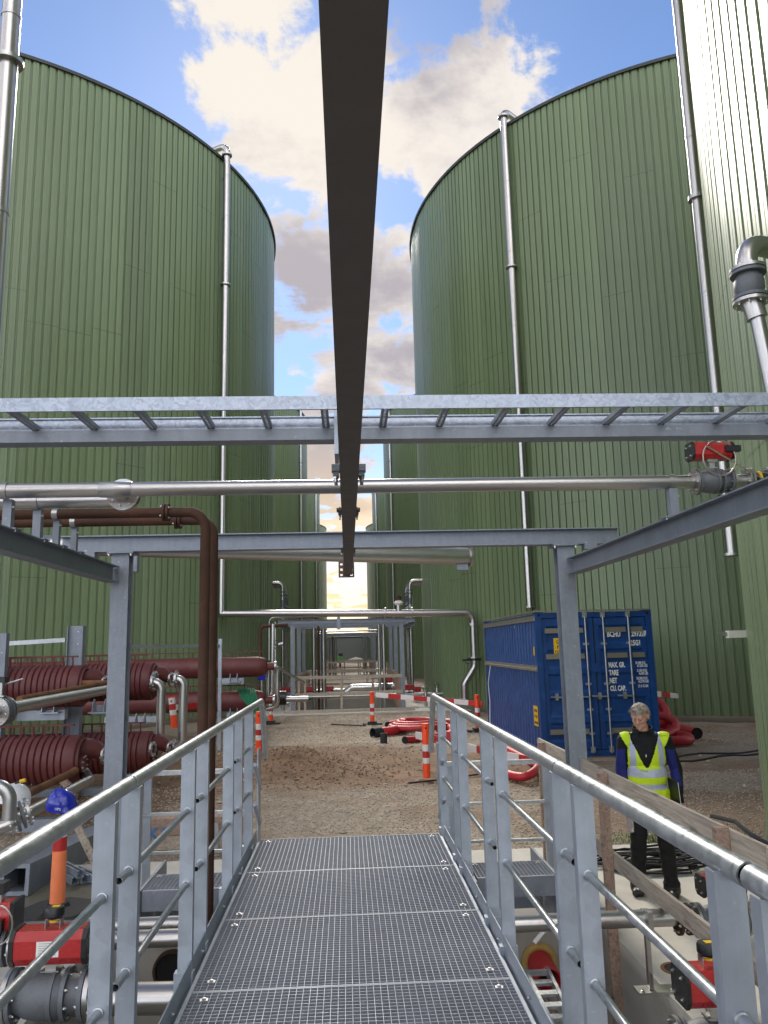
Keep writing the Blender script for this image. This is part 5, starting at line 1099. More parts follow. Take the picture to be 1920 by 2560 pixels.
# ================================================================ MAROON HEAT EXCHANGER RACK
def unit(label, pxc, pyc, Yc, r, pxe, L=7.0, ribs=True, port=True, rust=True, cap_dz=0.):
    c = at(pxc, pyc, Y=Yc); xe = at(pxe, pyc, Y=Yc).x; z = c.z
    t = thing('heat_exchanger', label, 'heat exchanger', (xe, Yc, z), 'maroon tubular heat exchangers')
    prof = [(r * .30, 0)]
    if ribs:
        prof = [(0, .0), (r * .78, -.0), (r * .80, -.03), (r * .84, -.03), (r * .86, .0), (r * .98, .015), (r, .03)]; x = .16; p = .088
        while x < L: prof += [(r, x), (r * .92, x + .004), (r * .92, x + .014), (r * 1.0, x + .03)]; x += p
        prof += [(r, L), (0, L)]
    else: prof = [(0, 0), (r * .55, .0), (r * .85, .06), (r * .99, .2), (r, .3), (r, L), (0, L)]
    mb = MB(); mb.lathe(prof, (xe, Yc, z), (-1, 0, 0), 32 if ribs else 24); mb.build('shell', MAROON, t)
    if ribs:
        mb = MB(); mb.lathe([(r * .38, 0), (r * .38, .05), (0, .05)], (xe + .0, Yc - r * .18, z - r * .15), (1, 0, 0), 24); mb.build('end_cover', MAROON, t)
        bolts(t, (xe + .05, Yc - r * .18, z - r * .15), (1, 0, 0), r * .30, 8, .017, .3)
        MB().tube([(xe - .22, Yc + .04, z + r * .42), (xe + .12, Yc + .16, z + .12), (xe + .24, Yc + .18, z + .03)], [.17, .13, .09], 16).build('nozzle_cone', MAROON, t)
        fc = Vector((xe + .26, Yc + .18, z + .02)); flange(t, fc, (1, -.15, 0), .128, .03, .07, 8, .013)
        if rust == 'sec':
            fc2 = Vector((xe + .06, Yc - .2, z + .06)); flange(t, fc2, (1, -.15, 0), .128, .03, .07, 8, .013)
    # comb rail along the top
    zt = z + r; mb = MB(); mb.bar((xe - .12, Yc, zt + .135), (xe - L, Yc, zt + .135), .035, .026); cr = mb.build('comb_rail', MAROON, t)
    n = int((L - .2) / (.16 if ribs else .35)); mb = MB(); mb.box(-.012, .012, -.006, .006, 0, .13); TM = mb.mesh('comb_tooth', MAROON)
    for i in range(n): inst(TM, 'comb_tooth', t, Matrix.Translation((xe - .2 - i * (.16 if ribs else .35), Yc, zt - .006)))
    return t, Vector((xe, Yc, z))
u3u, e3u = unit('upper slim maroon pipe at the back of the rack, reaching farthest right', 600, 1668, 21, .262, 668, 7.5, False)
u3l, e3l = unit('lower slim maroon pipe at the back of the rack with a green hose over it', 600, 1752, 21, .262, 664, 7.5, False)
u2u, e2u = unit('second maroon ribbed cylinder of the upper row, with two bent pipes on its end', 330, 1704, 14.6, .335, 386, 6.5, rust='sec')
u2l, e2l = unit('second maroon ribbed cylinder of the lower row, right of the nearest one', 330, 1880, 13.7, .335, 380, 6.5, rust='sec')
u1u, e1u = unit('nearest maroon ribbed cylinder of the upper row, at the left edge', 150, 1716, 12.7, .32, 212, 5)
u1l, e1l = unit('nearest maroon ribbed cylinder of the lower row, down at the left', 140, 1900, 11.3, .325, 205, 5)
for e, u in ((e3u, u3u), (e3l, u3l)): MB().tube([e + Vector((-.1, 0, 0)), e + Vector((.22, 0, 0))], .10, 14).build('nozzle', MAROON, u); flange(u, e + Vector((.22, 0, 0)), (1, 0, 0), .13, .05, .06, 0)
# vertical stainless U pipes between upper and lower cylinders
for nm, px0, py0, px1, px2, py2, px3, py3 in (('left', 383, 1706, 404, 401, 1885, 372, 1889), ('right', 441, 1698, 459, 457, 1868, 434, 1869)):
    Yc = 14.1; a, b_, c, d = at(px0, py0, Y=Yc), at(px1, py0 - 4, Y=Yc), at(px2, py3, Y=Yc), at(px3, py3, Y=Yc); b_.z = a.z; d.z = c.z; c.x = b_.x
    t = pipe('bent_pipe', '%s one of the two bent stainless pipes linking the upper and lower maroon cylinders' % nm, [a, b_, c, d], .078, SS, .16, group='bent pipes on the rack', org=tuple(c), n=9)
    for e in (a, d): flange(t, e, (1, 0, 0), .15, .035, .075, 10, .014)
    for s in (.32, .72): z = b_.z + (c.z - b_.z) * s; MB().hollow((b_.x, Yc, z - .004), (b_.x, Yc, z + .004), .0805, .07).build('weld_seam', SSD, t)
# rack steel
rk = thing('pipe_rack', 'galvanised steel rack carrying the maroon cylinders', 'rack', (-5, 14, 0))
for px, py, Yc, W in ((192, 1565, 13.4, .26), (4, 1583, 12.4, .2)):
    p = at(px, py, Y=Yc); mb = MB(); mb.ibeam((p.x, Yc, -.05), (p.x, Yc, p.z), W * .62, W, .014, .01, up=(1, 0, 0)); mb.build('column', G_STEEL, rk)
    for k in range(4): inst(BOLTME, 'bolt', rk, axmat((p.x + random.choice((-.06, .06)), Yc - .09, p.z - .1 - .2 * k), (0, -1, 0), 0, .012))
for px, py, Yc in ((322, 1600, 16.5), (551, 1597, 19.5)):
    p = at(px, py, Y=Yc); mb = MB(); mb.box(p.x - .04, p.x + .04, Yc - .04, Yc + .04, -.05, p.z); mb.build('post', G_POST, rk)
for a, b_ in ((at(0, 1610, Y=13.5), at(164, 1600, Y=13.4)), (at(325, 1617, Y=16.5), at(549, 1614, Y=19.5))): mb = MB(); mb.bar(a, b_, .05, .07); mb.build('rail', G_RAIL, rk)
p = at(192, 1800, Y=13.3)
for x0, x1, yy, z in ((at(40, 1800, Y=12.7).x, p.x, 12.8, e1u.z - .42), (p.x, at(322, 1785, Y=14.2).x, 14.1, e2u.z - .43), (at(520, 1700, Y=19).x, at(585, 1700, Y=19).x, 20.8, e3u.z - .33), (at(320, 1800, Y=19).x - 1, at(352, 1800, Y=19).x, 20.6, e3l.z - .35), (at(540, 1700, Y=19).x, at(585, 1700, Y=19).x, 20.8, e3l.z - .33)):
    mb = MB(); mb.box(x0, x1, yy - .07, yy + .07, z - .09, z + .06); mb.build('bracket_beam', G_POST, rk)
def gusset(x, y, z, w_=.22, h_=.2):
    for s in (0, .18):
        mb = MB(); mb.ext([(-w_ / 2, 0), (w_ / 2, 0), (w_ / 2, h_ * .5), (w_ * .1, h_), (-w_ * .1, h_), (-w_ / 2, h_ * .2)], (x + s, y, z), (x + s + .012, y, z)); mb.build('gusset', G_POST, rk)
    mb = MB(); mb.box(x - .06, x + .26, y - .12, y + .12, z - .02, z); mb.build('shoe', G_POST, rk)
for px, py, Yc in ((235, 1770, 13.3), (340, 1800, 17.5), (575, 1698, 20.6), (575, 1785, 20.6), (40, 1945, 11.3), (300, 1925, 13.7), (110, 1770, 12.7)):
    p = at(px, py, Y=Yc); gusset(p.x, Yc, p.z - .06)
for yy in (11.3, 13.7): mb = MB(); mb.box(-9, -3.9, yy - .08, yy + .08, -.02, .14); mb.build('base_beam', G_STEEL, rk)
# pipes feeding the rack
t = thing('stainless_pipe', 'stainless pipe with a butterfly valve running back to the upper maroon cylinder', 'pipe', (-3.5, 9, 1.7))
A = Vector((-3.55, 5.2, 1.76)); B = Vector((-3.47, 12.4, 1.80)); MB().tube(bend([A, B, Vector((-3.72, 12.75, 1.82))], .15), .066, 22).build('pipe_run', SSD, t)
vp = at(39, 1755, Y=8.35); vp = Vector((-3.53, 8.3, 1.76))
for dy, m__ in ((-.10, SSD), (-.04, CAST), (.04, CAST), (.10, SSD)): flange(t, vp + Vector((0, dy, 0)), (0, 1, 0), .145, .03, .066, 8 if m__ is SSD else 0, .013, m_=m__)
mb = MB(); mb.box(vp.x - .05, vp.x + .05, vp.y - .04, vp.y + .04, vp.z + .145, vp.z + .16); mb.box(vp.x - .02, vp.x + .02, vp.y - .015, vp.y + .015, vp.z + .16, vp.z + .30); mb.build('valve_neck', SSD, t)
mb = MB(); mb.box(vp.x - .07, vp.x + .06, vp.y - .06, vp.y + .06, vp.z + .29, vp.z + .345); mb.build('position_box', BLACKP, t); MB().tube([(vp.x + .04, vp.y, vp.z + .27), (vp.x + .2, vp.y + .05, vp.z + .32)], .009, 6).build('hand_lever', G_RAIL, t)
t = pipe('stainless_pipe', 'stainless pipe rising behind the helmets to the lower maroon cylinder', [(-3.45, 4.8, .63), (-3.45, 11.0, .66), (-3.66, 11.45, .70)], .066, SSD, .12, org=(-3.45, 8, .6))
for e in ((-3.45, 7.45, .63),): MB().tube([Vector(e), Vector(e) + Vector((-.0, 0, .0)) + Vector((.14, 0, .03))], .02, 10).build('drain_stub', SSD, t)
pipe('rusty_pipe', 'orange rusty pipe running back from the helmets to the lower maroon cylinder', [(-3.62, 5.2, .74), (-3.62, 11.0, .79), (-4.05, 11.2, .80)], .045, RUSTO, .12, org=(-3.62, 8, .7))
t = pipe('rusty_pipe', 'rusty pipe hugging the stainless pipe to the upper maroon cylinder', [(-3.62, 9.0, 1.84), (-3.62, 12.2, 1.88), (-4.1, 12.5, 1.88)], .035, RUSTO, .1, org=(-3.62, 10, 1.8))
# bent pipe and flange at the left edge
e0 = at(0, 1968, Y=6.6); e1 = at(36, 1962, Y=6.6); e2 = at(22, 2050, Y=6.6)
t = thing('bent_pipe', 'bent stainless pipe end at the left edge above a flanged joint', 'pipe', tuple(e2))
MB().tube(bend([e0 + Vector((-.5, 0, .0)), e1 + Vector((-.03, 0, -.0)), e2 + Vector((0, 0, -.0))], .12, 8), .052, 20).build('pipe_run', SSD, t)
f0 = at(42, 2052, Y=6.9)
t = thing('flanged_joint', 'stack of round flanges beside the white helmet', 'flange', tuple(f0))
for k, m__ in enumerate((SSD, CAST, CAST, SSD)): flange(t, f0 + Vector((-.045 + .036 * k, .02 * k, .02 * k)), (1, .5, .35), .115, .022, .05, 8 if m__ is SSD else 0, .011, m_=m__)
MB().tube([f0 + Vector((-.3, -.1, -.1)), f0 + Vector((.0, 0, 0))], .055, 14).build('pipe_stub', SS, t)

# ================================================================ HELMETS ON BARRIER POST, OFFCUTS, TIMBER
hp = Vector((-2.62, 7.75, 0)); hb = at(151, 2085, Y=7.75); hp.x = hb.x
t = thing('barrier_post', 'faded orange post with white and red bands carrying the blue helmet', 'barrier post', tuple(hp), 'orange and white barrier posts')
zt = at(151, 2050, Y=7.75).z
for z0, z1, m_, nm in ((.04, hb.z - .01 - .13, ORANGEF, 'post_body'), (hb.z - .14, hb.z - .02, BRED, 'red_band'), (hb.z - .02, zt, BWHITE, 'white_band')): MB().tube([(hp.x, hp.y, z0), (hp.x, hp.y, z1)], [.068, .062] if nm == 'post_body' else .062, 20).build(nm, m_, t)
mb = MB(); mb.lathe([(.34, 0), (.33, .04), (.12, .06), (.1, .09)], hp, seg=8); mb.build('rubber_foot', RUBBER, t)
def helmet(label, c, m_, rz, tilt):
    c = Vector(c); t = thing('helmet', label, 'helmet', tuple(c)); mb = MB()
    n, mseg = 10, 26; vs = []
    for i in range(n + 1):
        ph = PI / 2 * i / n
        for k in range(mseg):
            th = 2 * PI * k / mseg; rx, ry, rz_ = .124, .150, .158
            x, y, z = rx * math.cos(ph) * math.cos(th), ry * math.cos(ph) * math.sin(th), rz_ * math.sin(ph)
            z += .010 * math.exp(-(x / .035) ** 2) * math.cos(ph) ** .3 * (1 if i > 1 else 0)
            if i == 0: fr = max(0, -math.sin(th)) ** 2; x *= 1.05 + .0 * fr; y *= 1.05 + .24 * fr; z -= .012
            vs.append((x, y, z))
    mb.add(vs, [(i * mseg + k, i * mseg + (k + 1) % mseg, (i + 1) * mseg + (k + 1) % mseg, (i + 1) * mseg + k) for i in range(n) for k in range(mseg)])
    mb.v = [(x + c.x, y + c.y, z + c.z) for x, y, z in mb.v]; mb.build('shell', m_, t)
    mb = MB(); mb.tube([(c.x + .108 * math.cos(a), c.y + .134 * math.sin(a), c.z - .002) for a in np.linspace(0, 2 * PI, 25)[:-1]], .006, 6, closed=True); mb.build('rim', m_, t)
    for s in (-1, 1): mb = MB(); mb.box(c.x + s * .106 - .008, c.x + s * .106 + .008, c.y - .06, c.y - .02, c.z + .02, c.z + .035); mb.build('vent', BLACKP, t)
    mb = MB(); mb.tube([(c.x + .09, c.y, c.z), (c.x + .1, c.y - .02, c.z - .08), (c.x + .08, c.y - .03, c.z - .16), (c.x + .09, c.y - .02, c.z - .22)], .006, 6); mb.build('chin_strap', BLACKP, t)
    t.rotation_euler = (rad(tilt[0]), rad(tilt[1]), rad(rz)); return t
hc = at(154, 2014, Y=7.75); hm = helmet('royal blue safety helmet perched on top of the orange post', hc, HELB, 62, (8, -12))
txt('HPS', .035, tuple(Vector(hc) + Vector((-.135, -.06, .025))), (.3, -1, 0), (0, 0, 1), WHITEP, hm, 'lettering', sx=1)
hc2 = at(34, 2002, Y=7.9); helmet('white safety helmet at the left edge beside the rusty pipe', hc2, HELW, -70, (-14, 8))
t = thing('hand_lever', 'valve lever with a yellow grip beside the white helmet', 'lever', tuple(at(40, 1955, Y=7.8))); a, b_, c = at(38, 1958, Y=7.8), at(50, 1954, Y=7.8), at(64, 1950, Y=7.8); MB().tube([a, b_], .010, 8).build('lever', BLACKP, t); MB().tube([b_, c], .018, 8).build('grip', YEL, t)
# grey square hollow beam lying on the ground
a, b_ = at(36, 2200, Y=8.3), at(255, 2095, Y=10.6); d = (b_ - a).normalized()
t = thing('hollow_beam', 'grey square hollow beam lying with its open end toward the lower left corner', 'beam', tuple(a))
w_ = .145; 
for o1, o2, W, Hh in ((0, w_ - .02, 2 * w_, .04), (0, -w_ + .02, 2 * w_, .04), (w_ - .02, 0, .04, 2 * w_ - .08), (-w_ + .02, 0, .04, 2 * w_ - .08)):
    ax, up = frame(d); mb = MB(); mb.bar(a + ax * o1 + up * o2, b_ + ax * o1 + up * o2, W, Hh); mb.build('beam_wall', CONC if 0 else G_STEEL, t)
MB().bar(a + d * .3, a + d * .32, .2, .2).build('dark_inside', DARK, t)
for k, (dx, dy) in enumerate(((0, 0), (.09, .03), (.18, .05), (.05, .0))):
    z = .0 if k < 3 else .06; p0 = Vector((-2.80 + dx, 8.60 + dy, z + .045)); mb = MB(); a_ = .038; mb.ext([(-a_, -a_), (a_, -a_), (a_, a_), (.016, a_), (.016, a_ - .012), (a_ - .005, a_ - .012), (a_ - .005, -a_ + .005), (-a_ + .005, -a_ + .005), (-a_ + .005, a_ - .012), (-.016, a_ - .012), (-.016, a_), (-a_, a_)], p0, p0 + Vector((-.30, .36, 0)))
    tag(mb.build('steel_offcut', G_POST), ('left-hand', 'middle', 'right-hand', 'topmost')[k] + ' short steel channel offcut on the wet slab behind the orange post', 'steel offcut', 'channel offcuts')
# timber beam with blue stencil, leaning timbers
t = thing('timber_beam', 'thick timber beam with blue stencilled letters lying left of the walkway steps', 'timber', (-2.2, 10.2, 0))
MB().box(-2.45, -1.15, 10.0, 10.22, -.02, .14).build('lower_beam', WOOD, t, smooth=False); MB().box(-2.5, -1.2, 9.98, 10.2, .15, .34).build('upper_beam', WOODR, t, smooth=False)
STEN = mat('blue_stencil', (.03, .17, .42), .7, var=.3); txt('K.P', .19, (-2.42, 9.974, .11), (1, 0, 0), (0, 0, 1), STEN, t, 'stencil', bold=.006)
mb = MB(); mb.box(-1.66, -1.58, 9.955, 9.965, -.02, .28)
for k in range(7): mb.box(-1.72, -1.66, 9.955, 9.965, .0 + .04 * k, .006 + .04 * k)
tag(mb.build('wire_mesh_piece', G_RAIL), 'small piece of wire mesh against the stencilled timber beam', 'wire mesh')
a, b_ = at(192, 2062, Y=8.9), at(238, 2158, Y=8.9); t = thing('timber_prop', 'timber board leaning from the blue helmet down to the slab', 'timber', tuple(b_)); MB().bar(a, b_, .03, .075).build('board', WOOD, t, smooth=False)
a, b_ = at(192, 1985, Y=10.5), at(150, 1945, Y=11.0); t = thing('timber_prop', 'short timber piece leaning under the lower maroon cylinder', 'timber', tuple(a)); MB().bar(a, b_, .04, .1).build('board', WOODR, t, smooth=False)
# green hose over the lower slim maroon pipe
base = e3l + Vector((-.55, 0, 0)); t = thing('hose', 'bundle of green hose hung over the lower slim maroon pipe', 'hose', tuple(base))
for k in range(9):
    dx = .05 * k - .15; mb = MB(); mb.tube([base + Vector((dx - .05 + .03 * math.sin(k), .16, .20)), base + Vector((dx, 0, .30)), base + Vector((dx + .06, -.22, .18)), base + Vector((dx * .7 + .22, -.30, -.08)), base + Vector((dx * .4 + .36, -.30, -.28)), base + Vector((dx * .3 + .42, -.28, -.36))], .022, 6); mb.build('hose_strand', GREENH, t)
# big black pipe flange by the left barrier post
f0 = at(692, 1745, Y=25.6); t = thing('black_flange', 'large black flange beside the left barrier post', 'flange', tuple(f0)); MB().lathe([(.30, 0), (.30, .05), (.22, .07), (.22, .3)], f0, (1, 0, 0), 20).build('flange', BLACKP, t); MB().tube([f0 + Vector((.2, 0, -.05)), f0 + Vector((1.0, 0, -.05))], .085, 14).build('pipe_stub', SSD, t)
f0 = at(655, 1690, Y=25); t = thing('valve', 'small blue valve actuator beside the maroon pipe ends', 'valve', tuple(f0)); MB().box(f0.x - .12, f0.x + .12, 24.9, 25.1, f0.z - .12, f0.z + .12).build('actuator', HELB, t); MB().tube([f0, f0 + Vector((0, 0, -.5))], .04, 8).build('spindle', SSD, t)
# wall lamp bracket on near right tank
p = at(1790, 1584, X=9.2); dt = Vector((p.x - CXR, p.y - (TY1 - TS), 0)); 
ang = math.atan2(at(1868, 1584, Y=14).y - (TY1 - TS), at(1868, 1584, Y=14).x - CXR)
best = min((abs(math.hypot(at(1868, 1584, Y=y).x - CXR, y - (TY1 - TS)) - TR), y) for y in np.arange(8, 20, .05))[1]
q = at(1868, 1584, Y=best); q0 = at(1818, 1586, Y=best); t = thing('wall_lamp', 'slim white lamp arm sticking out of the near right tank wall', 'lamp', tuple(q))
MB().bar(q + Vector((.25, 0, 0)), q0, .08, .085).build('lamp_housing', BWHITE, t); MB().bar(q0, at(1795, 1582, Y=best), .015, .05).build('arm', SSD, t)

# ================================================================ PERSON
def prim_body():
    bm = bmesh.new()
    def cap(p, q, r0, r1, n=14):
        p, q = Vector(p), Vector(q); mb = MB(); d = (q - p); L = max(d.length, 1e-4)
        prof = []
        for k in range(7): a = -PI / 2 + PI / 2 * k / 6; prof.append((max(r0 * math.cos(a), 1e-5), r0 * math.sin(a)))
        for k in range(7): a = PI / 2 * k / 6; prof.append((max(r1 * math.cos(a), 1e-5), L + r1 * math.sin(a)))
        mb.lathe(prof, p, d if d.length > 1e-4 else (0, 0, 1), n); me = mb.mesh('x', []) ; bm.from_mesh(me); bpy.data.meshes.remove(me)
    def ell(c, s, rot=None):
        mb = MB(); mb.sph((0, 0, 0), 1, 20, 14); Mx = Matrix.Translation(Vector(c)) @ (rot.to_4x4() if rot else Matrix.Identity(4)) @ Matrix.Diagonal((*s, 1)); mb.v = [tuple(Mx @ Vector(v)) for v in mb.v]
        me = mb.mesh('x', []); bm.from_mesh(me); bpy.data.meshes.remove(me)
    return bm, cap, ell
def remesh(bm, vox, name, sm=3):
    me = bpy.data.meshes.new(name); bm.to_mesh(me); bm.free(); o = bpy.data.objects.new(name, me); COL.objects.link(o)
    md = o.modifiers.new('r', 'REMESH'); md.mode = 'VOXEL'; md.voxel_size = vox; s = o.modifiers.new('s', 'SMOOTH'); s.iterations = sm; s.factor = .5
    dg = bpy.context.evaluated_depsgraph_get(); m2 = bpy.data.meshes.new_from_object(o.evaluated_get(dg)); bpy.data.objects.remove(o); bpy.data.meshes.remove(me); m2.name = name; return m2
PO = Vector((2.83, 7.62, 0)); YAW = rad(-14)   # local frame: x right in the photo, y away, turned slightly to the photo's left
person = thing('person', 'grey haired man in yellow hi-vis vest and blue black jacket, standing behind the guard fence', 'person', tuple(PO)); person.rotation_euler = (0, 0, YAW)
person['pose'] = 'standing'
bm, cap, ell = prim_body()
# legs
for s, fx, fy in ((-1, -.15, .03), (1, .14, -.03)):
    cap((s * .085, 0, .90), (s * .10 + fx * .15, -.015, .50), .098, .076); cap((s * .10 + fx * .15, -.015, .50), (fx, fy + .01, .10), .076, .070); cap((fx, fy, .12), (fx, fy, .05), .074, .078)
    cap((fx, fy + .03, .035), (fx + s * .02 - .02, fy - .15, .032), .040, .036); ell((fx - .0, fy - .12, .04), (.046, .07, .038))
ell((0, 0, .93), (.165, .125, .13))
ell((0, -.02, 1.06), (.170, .130, .16)); ell((0, -.005, 1.24), (.182, .130, .17)); ell((-.0, .01, 1.36), (.185, .105, .09))
for s in (-1, 1): ell((s * .175, .01, 1.375), (.075, .072, .065))
# arms (the one on the photo's right is bent slightly out, holding papers)
RS, LS = Vector((-.185, .01, 1.37)), Vector((.190, .01, 1.37))
RE, RW = Vector((-.222, .03, 1.10)), Vector((-.215, -.06, .86)); LE, LW = Vector((.272, .06, 1.11)), Vector((.262, -.05, .84))
for S_, E_, W_ in ((RS, RE, RW), (LS, LE, LW)): cap(S_, E_, .068, .060); cap(E_, W_, .062, .046)
# hands: palm and curled fingers
def hand(W_, s):
    d = Vector((0.0, -.05, -1)).normalized(); pc = W_ + d * .075; cap(W_ + d * .02, pc, .028, .030); ell(pc + d * .02, (.022, .040, .045))
    for k, (dy, L) in enumerate(((-.032, .064), (-.011, .072), (.010, .068), (.030, .054))):
        b0 = pc + d * .05 + Vector((0, dy, 0)); b1 = b0 + d * L * .55 + Vector((-s * .006, 0, 0)); b2 = b1 + (d + Vector((-s * .9, 0, 0))).normalized() * L * .5; cap(b0 - d * .02, b1, .0098, .009, 8); cap(b1, b2, .009, .0078, 8)
    t0 = pc + Vector((-s * .012, -.034, .0)); t1 = t0 + Vector((-s * .012, -.028, -.035)); cap(t0, t1, .012, .010, 8); cap(t1, t1 + Vector((-s * .008, -.004, -.03)), .010, .009, 8)
hand(RW, -1); hand(LW, 1)
# neck, head (tilted forward and turned to the photo's left)
cap((0, .02, 1.38), (-.015, -.01, 1.50), .062, .056)
HR = Matrix.Rotation(rad(-24), 3, 'Z') @ Matrix.Rotation(rad(22), 3, 'X'); HC = Vector((-.03, -.035, 1.605))
def H(x, y, z): return HC + HR @ Vector((x, y, z))
ell(H(0, .014, .020), (.075, .095, .088), HR); ell(H(0, -.022, -.020), (.064, .066, .080), HR); ell(H(0, -.045, -.072), (.044, .042, .040), HR)
for s in (-1, 1): ell(H(s * .040, -.040, -.058), (.022, .030, .032), HR); ell(H(s * .040, -.058, -.022), (.022, .022, .018), HR); ell(H(s * .077, .014, -.006), (.011, .020, .033), HR @ Matrix.Rotation(rad(s * 14), 3, 'Z'))
cap(H(-.036, -.078, .020), H(.036, -.078, .020), .013, .013, 8); cap(H(0, -.082, .012), H(0, -.108, -.026), .0095, .0135, 8); ell(H(0, -.100, -.030), (.017, .014, .010), HR)
ell(H(0, -.082, -.054), (.024, .010, .006), HR); ell(H(0, -.080, -.064), (.020, .010, .006), HR); ell(H(0, -.080, -.092), (.020, .014, .013), HR)
bod = remesh(bm, .0062, 'body', 2)
# facial relief by displacement: sockets, mouth line, cheek folds
HRi = HR.transposed()
co = np.empty(len(bod.vertices) * 3); bod.vertices.foreach_get('co', co); co = co.reshape(-1, 3)
no = np.empty(len(bod.vertices) * 3); bod.vertices.foreach_get('normal', no); no = no.reshape(-1, 3)
L = (co - np.array(HC)) @ np.array(HR); ishead = (co[:, 2] > 1.45)
def dent(cx, cy_, cz, rx, rz, a): return a * np.exp(-((L[:, 0] - cx) / rx) ** 2 - ((L[:, 2] - cz) / rz) ** 2) * (L[:, 1] < -.03) * ishead
dsp = dent(-.031, 0, .000, .016, .010, -.010) + dent(.031, 0, .000, .016, .010, -.010) + dent(0, 0, -.0595, .022, .0035, -.0045)
nn = noise2(co[:, 0] * 14, co[:, 2] * 11 + co[:, 1] * 9, 11); cl = (co[:, 2] < 1.42)
wr = np.where(cl & (co[:, 2] > .12), .0028 * nn, 0.)          # cloth folds
wr += np.where(cl & (co[:, 2] < .9) & (co[:, 2] > .1), .0035 * np.sin(co[:, 2] * 55 + 4 * co[:, 0] * 10), 0)
co2 = co + no * (dsp + wr)[:, None]; bod.vertices.foreach_set('co', co2.reshape(-1))
for m_ in (SKIN, NAVY, COBALT, BOOT): bod.materials.append(m_)
fc = np.array([p.center for p in bod.polygons]); Lf = (fc - np.array(HC)) @ np.array(HR); mi = np.ones(len(fc), int)
mi[(fc[:, 2] > 1.465)] = 0
armm = (np.abs(fc[:, 0]) > .19) & (fc[:, 2] < 1.43) & (fc[:, 2] > .80)
front_arm = armm & (fc[:, 2] < 1.30) & (fc[:, 2] > .97); out = np.abs(fc[:, 0]) > (.262 + (1.3 - fc[:, 2]) * .14)
mi[front_arm & ~out] = 2; mi[(fc[:, 2] < .82) & (fc[:, 2] > .55) & (np.abs(fc[:, 0]) > .18)] = 0; mi[fc[:, 2] < .085] = 3
bod.polygons.foreach_set('material_index', mi); bod.polygons.foreach_set('use_smooth', [True] * len(bod.polygons))
def child(name, me): o = bpy.data.objects.new(name, me); COL.objects.link(o); o.parent = person; return o
child('body', bod)
def shell(name, sel, off, mats, mfun=None, solid=.004, jit=None):
    ids = np.nonzero(sel)[0]; vmap = {}; vs = []; fs = []; mm = []
    bod.update(); nrm = np.empty(len(bod.vertices) * 3); bod.vertices.foreach_get('normal', nrm); nrm = nrm.reshape(-1, 3)
    for i in ids:
        f = []
        for v in bod.polygons[i].vertices:
            if v not in vmap:
                o_ = off(co2[v]) if callable(off) else off
                vmap[v] = len(vs); vs.append(tuple(co2[v] + nrm[v] * o_))
            f.append(vmap[v])
        fs.append(f); mm.append(mfun(fc[i]) if mfun else 0)
    me = bpy.data.meshes.new(name); me.from_pydata(vs, [], fs)
    for m_ in mats: me.materials.append(m_)
    me.polygons.foreach_set('material_index', mm); me.polygons.foreach_set('use_smooth', [True] * len(fs)); o = child(name, me)
    md = o.modifiers.new('solidify', 'SOLIDIFY'); md.thickness = solid; md.offset = 1
    return o
x, y, z = fc[:, 0], fc[:, 1], fc[:, 2]
# vest: torso down to the hips, V opening at the front, arm holes
armcut = .218 - .06 * np.clip((1.42 - z) / .12, 0, 1) + .030 * np.clip((1.20 - z) / .12, 0, 1)
vsel = (z > .845) & (z < 1.455) & (np.abs(x) < armcut) & (np.abs(x) > -.1)
vy = (y < .0) & (z > 1.135) & (np.abs(x + .01) < .012 + (z - 1.135) * .42)
coll = (z > 1.40) & (np.abs(x) < .10)
def vm(c):
    X, Z = c[0], c[2]
    if 1.06 < Z < 1.125 or .94 < Z < 1.0: return 1
    if .095 < abs(X) < .142 and Z > 1.1: return 1
    return 0
vest = shell('hi_vis_vest', vsel & ~vy & ~coll, lambda c: .014 + .012 * max(0, (1.05 - c[2])) + .002 * math.sin(c[2] * 60 + c[0] * 25), [VESTY, VESTS], vm)
mb = MB(); mb.tube([(-.08, -.155, 1.128), (-.01, -.162, 1.122), (-.03, -.163, 1.115)], .006, 6); mb.tube([(-.01, -.16, 1.12), (-.004, -.168, 1.0), (.0, -.168, .87)], .004, 6)
child('vest_fastener', mb.mesh('vest_fastener', VESTY))
# collar of the jacket, standing open
mb = MB(); seg = 26; pts = []
for i in range(seg + 1):
    a = rad(-62) + rad(304) * i / seg - PI / 2 + rad(28) + PI / 2; a = rad(-90 + 30) + rad(300) * i / seg
    for rr_, zz in ((.105, 1.385), (.092, 1.45), (.094, 1.50 - .02 * math.cos(a + PI / 2)), (.086, 1.50 - .02 * math.cos(a + PI / 2))): pts.append((-.012 + rr_ * 1.02 * math.cos(a), .012 + rr_ * .95 * math.sin(a), zz))
mb.add(pts, [(i * 4 + k, (i + 1) * 4 + k, (i + 1) * 4 + k + 1, i * 4 + k + 1) for i in range(seg) for k in range(3)]); child('jacket_collar', mb.mesh('jacket_collar', NAVY))
mb = MB(); mb.box(-.016, -.008, -.142, -.136, 1.24, 1.262); child('zip_pull', mb.mesh('zip_pull', WHITEP))
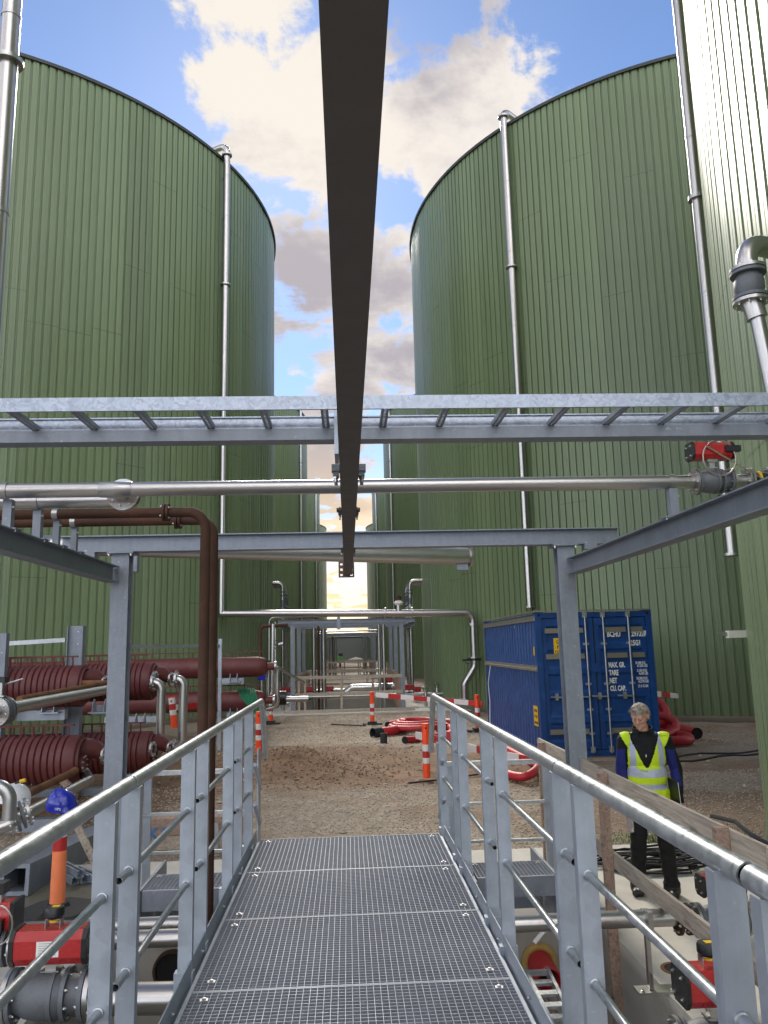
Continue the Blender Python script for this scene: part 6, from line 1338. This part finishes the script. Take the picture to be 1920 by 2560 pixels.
# hair
lx, ly, lz = Lf[:, 0], Lf[:, 1], Lf[:, 2]
hsel = (z > 1.52) & ((lz > .052 - .25 * np.clip(ly + .04, -.05, .07) * 0) & (ly < .0) | (ly > -.0) & (lz > -.0) | (ly > .03) & (lz > -.055)) & ~((np.abs(lx) > .070) & (lz < .035) & (ly < .035))
hs = shell('hair', hsel, lambda c: .010 + .004 * math.sin(c[0] * 160) * math.cos(c[1] * 150 + c[2] * 90), [HAIR], None, .003)
mb = MB(); rr = random.Random(5); hv = [f for f in np.nonzero(hsel)[0]]
nrmf = {i: bod.polygons[i].normal.copy() for i in hv}
for k in range(900):
    i = rr.choice(hv); c = Vector(fc[i]); n_ = nrmf[i]; l = HRi @ (c - HC); fwd = HR @ Vector((rr.uniform(-.5, .5) - .2, -1 if l.y < .02 else .3, -.5 if l.y > .0 else .15)); Lh = rr.uniform(.018, .034)
    p0 = c + n_ * .007; p1 = p0 + n_ * .010 + fwd * Lh * .4; p2 = p0 + n_ * .010 + fwd * Lh; sd_ = n_.cross(fwd).normalized() * .0022; mb.add([p0 - sd_, p0 + sd_, p1 + sd_, p1 - sd_, p2], [(0, 1, 2, 3), (3, 2, 4)])
me = bpy.data.meshes.new('hair_strands'); me.from_pydata(mb.v, [], mb.f); me.materials.append(HAIR); child('hair_strands', me)['kind'] = 'stuff'
EYEW = mat('eye_white', (.55, .50, .46), .3, var=.02); 
for s in (-1, 1):
    mb = MB(); c = H(s * .031, -.073, .000); mb.sph(c, .0095, 12, 8); mb.sph(c + HR @ Vector((0, -.006, -.003)), .0052, 10, 6); me = mb.mesh('eye', [EYEW, BLACKP]); nf = 12 * 8
    for i, p in enumerate(me.polygons): p.material_index = 1 if (p.center - (c + HR @ Vector((0, -.006, -.003)))).length < .0056 and (HRi @ (p.center - c)).y < -.008 else 0
    child('eye', me)
    mb = MB(); mb.tube([H(s * .018, -.0885, .017), H(s * .034, -.090, .021), H(s * .050, -.078, .016)], [.003, .0038, .002], 6); child('eyebrow', mb.mesh('eyebrow', HAIR))
    mb = MB(); mb.tube([H(s * .020, -.0815, .0045), H(s * .031, -.0835, .0075), H(s * .043, -.0765, .004)], [.0022, .003, .002], 6); child('eyelid', mb.mesh('eyelid', SKIN))
# papers under the arm and a water bottle
def world_of(v): return Matrix.Translation(PO) @ Matrix.Rotation(YAW, 4, 'Z') @ Vector(v)
pp = world_of(LW + Vector((-.035, -.07, .04))); t = thing('clipboard', 'dark clipboard with white papers held in the hand of the person', 'clipboard', tuple(pp))
mb = MB(); mb.bar(pp + Vector((.0, 0, -.17)), pp + Vector((-.02, .0, .16)), .012, .21, up=(0, 1, 0)); mb.build('board', BLACKP, t); mb = MB(); mb.bar(pp + Vector((.014, -.01, -.19)), pp + Vector((-.004, -.01, .15)), .004, .20, up=(.1, 1, 0)); mb.build('paper', WHITEP, t)
BOT = bpy.data.materials.new('clear_plastic'); BOT.use_nodes = True; b = BOT.node_tree.nodes['Principled BSDF']; b.inputs['Transmission Weight'].default_value = .9; b.inputs['Roughness'].default_value = .05; b.inputs['IOR'].default_value = 1.33; b.inputs['Base Color'].default_value = (.75, .85, .92, 1)
pb = world_of(RW + Vector((.02, -.03, -.13))); t = thing('water_bottle', 'clear plastic water bottle held low in the other hand of the person', 'bottle', tuple(pb)); MB().lathe([(.0, -.17), (.028, -.17), (.031, -.16), (.031, -.03), (.026, -.01), (.012, .02), (.012, .035)], pb, seg=16).build('bottle_body', BOT, t); MB().lathe([(.014, .03), (.014, .045), (0, .046)], pb, seg=12).build('cap', HELB, t)
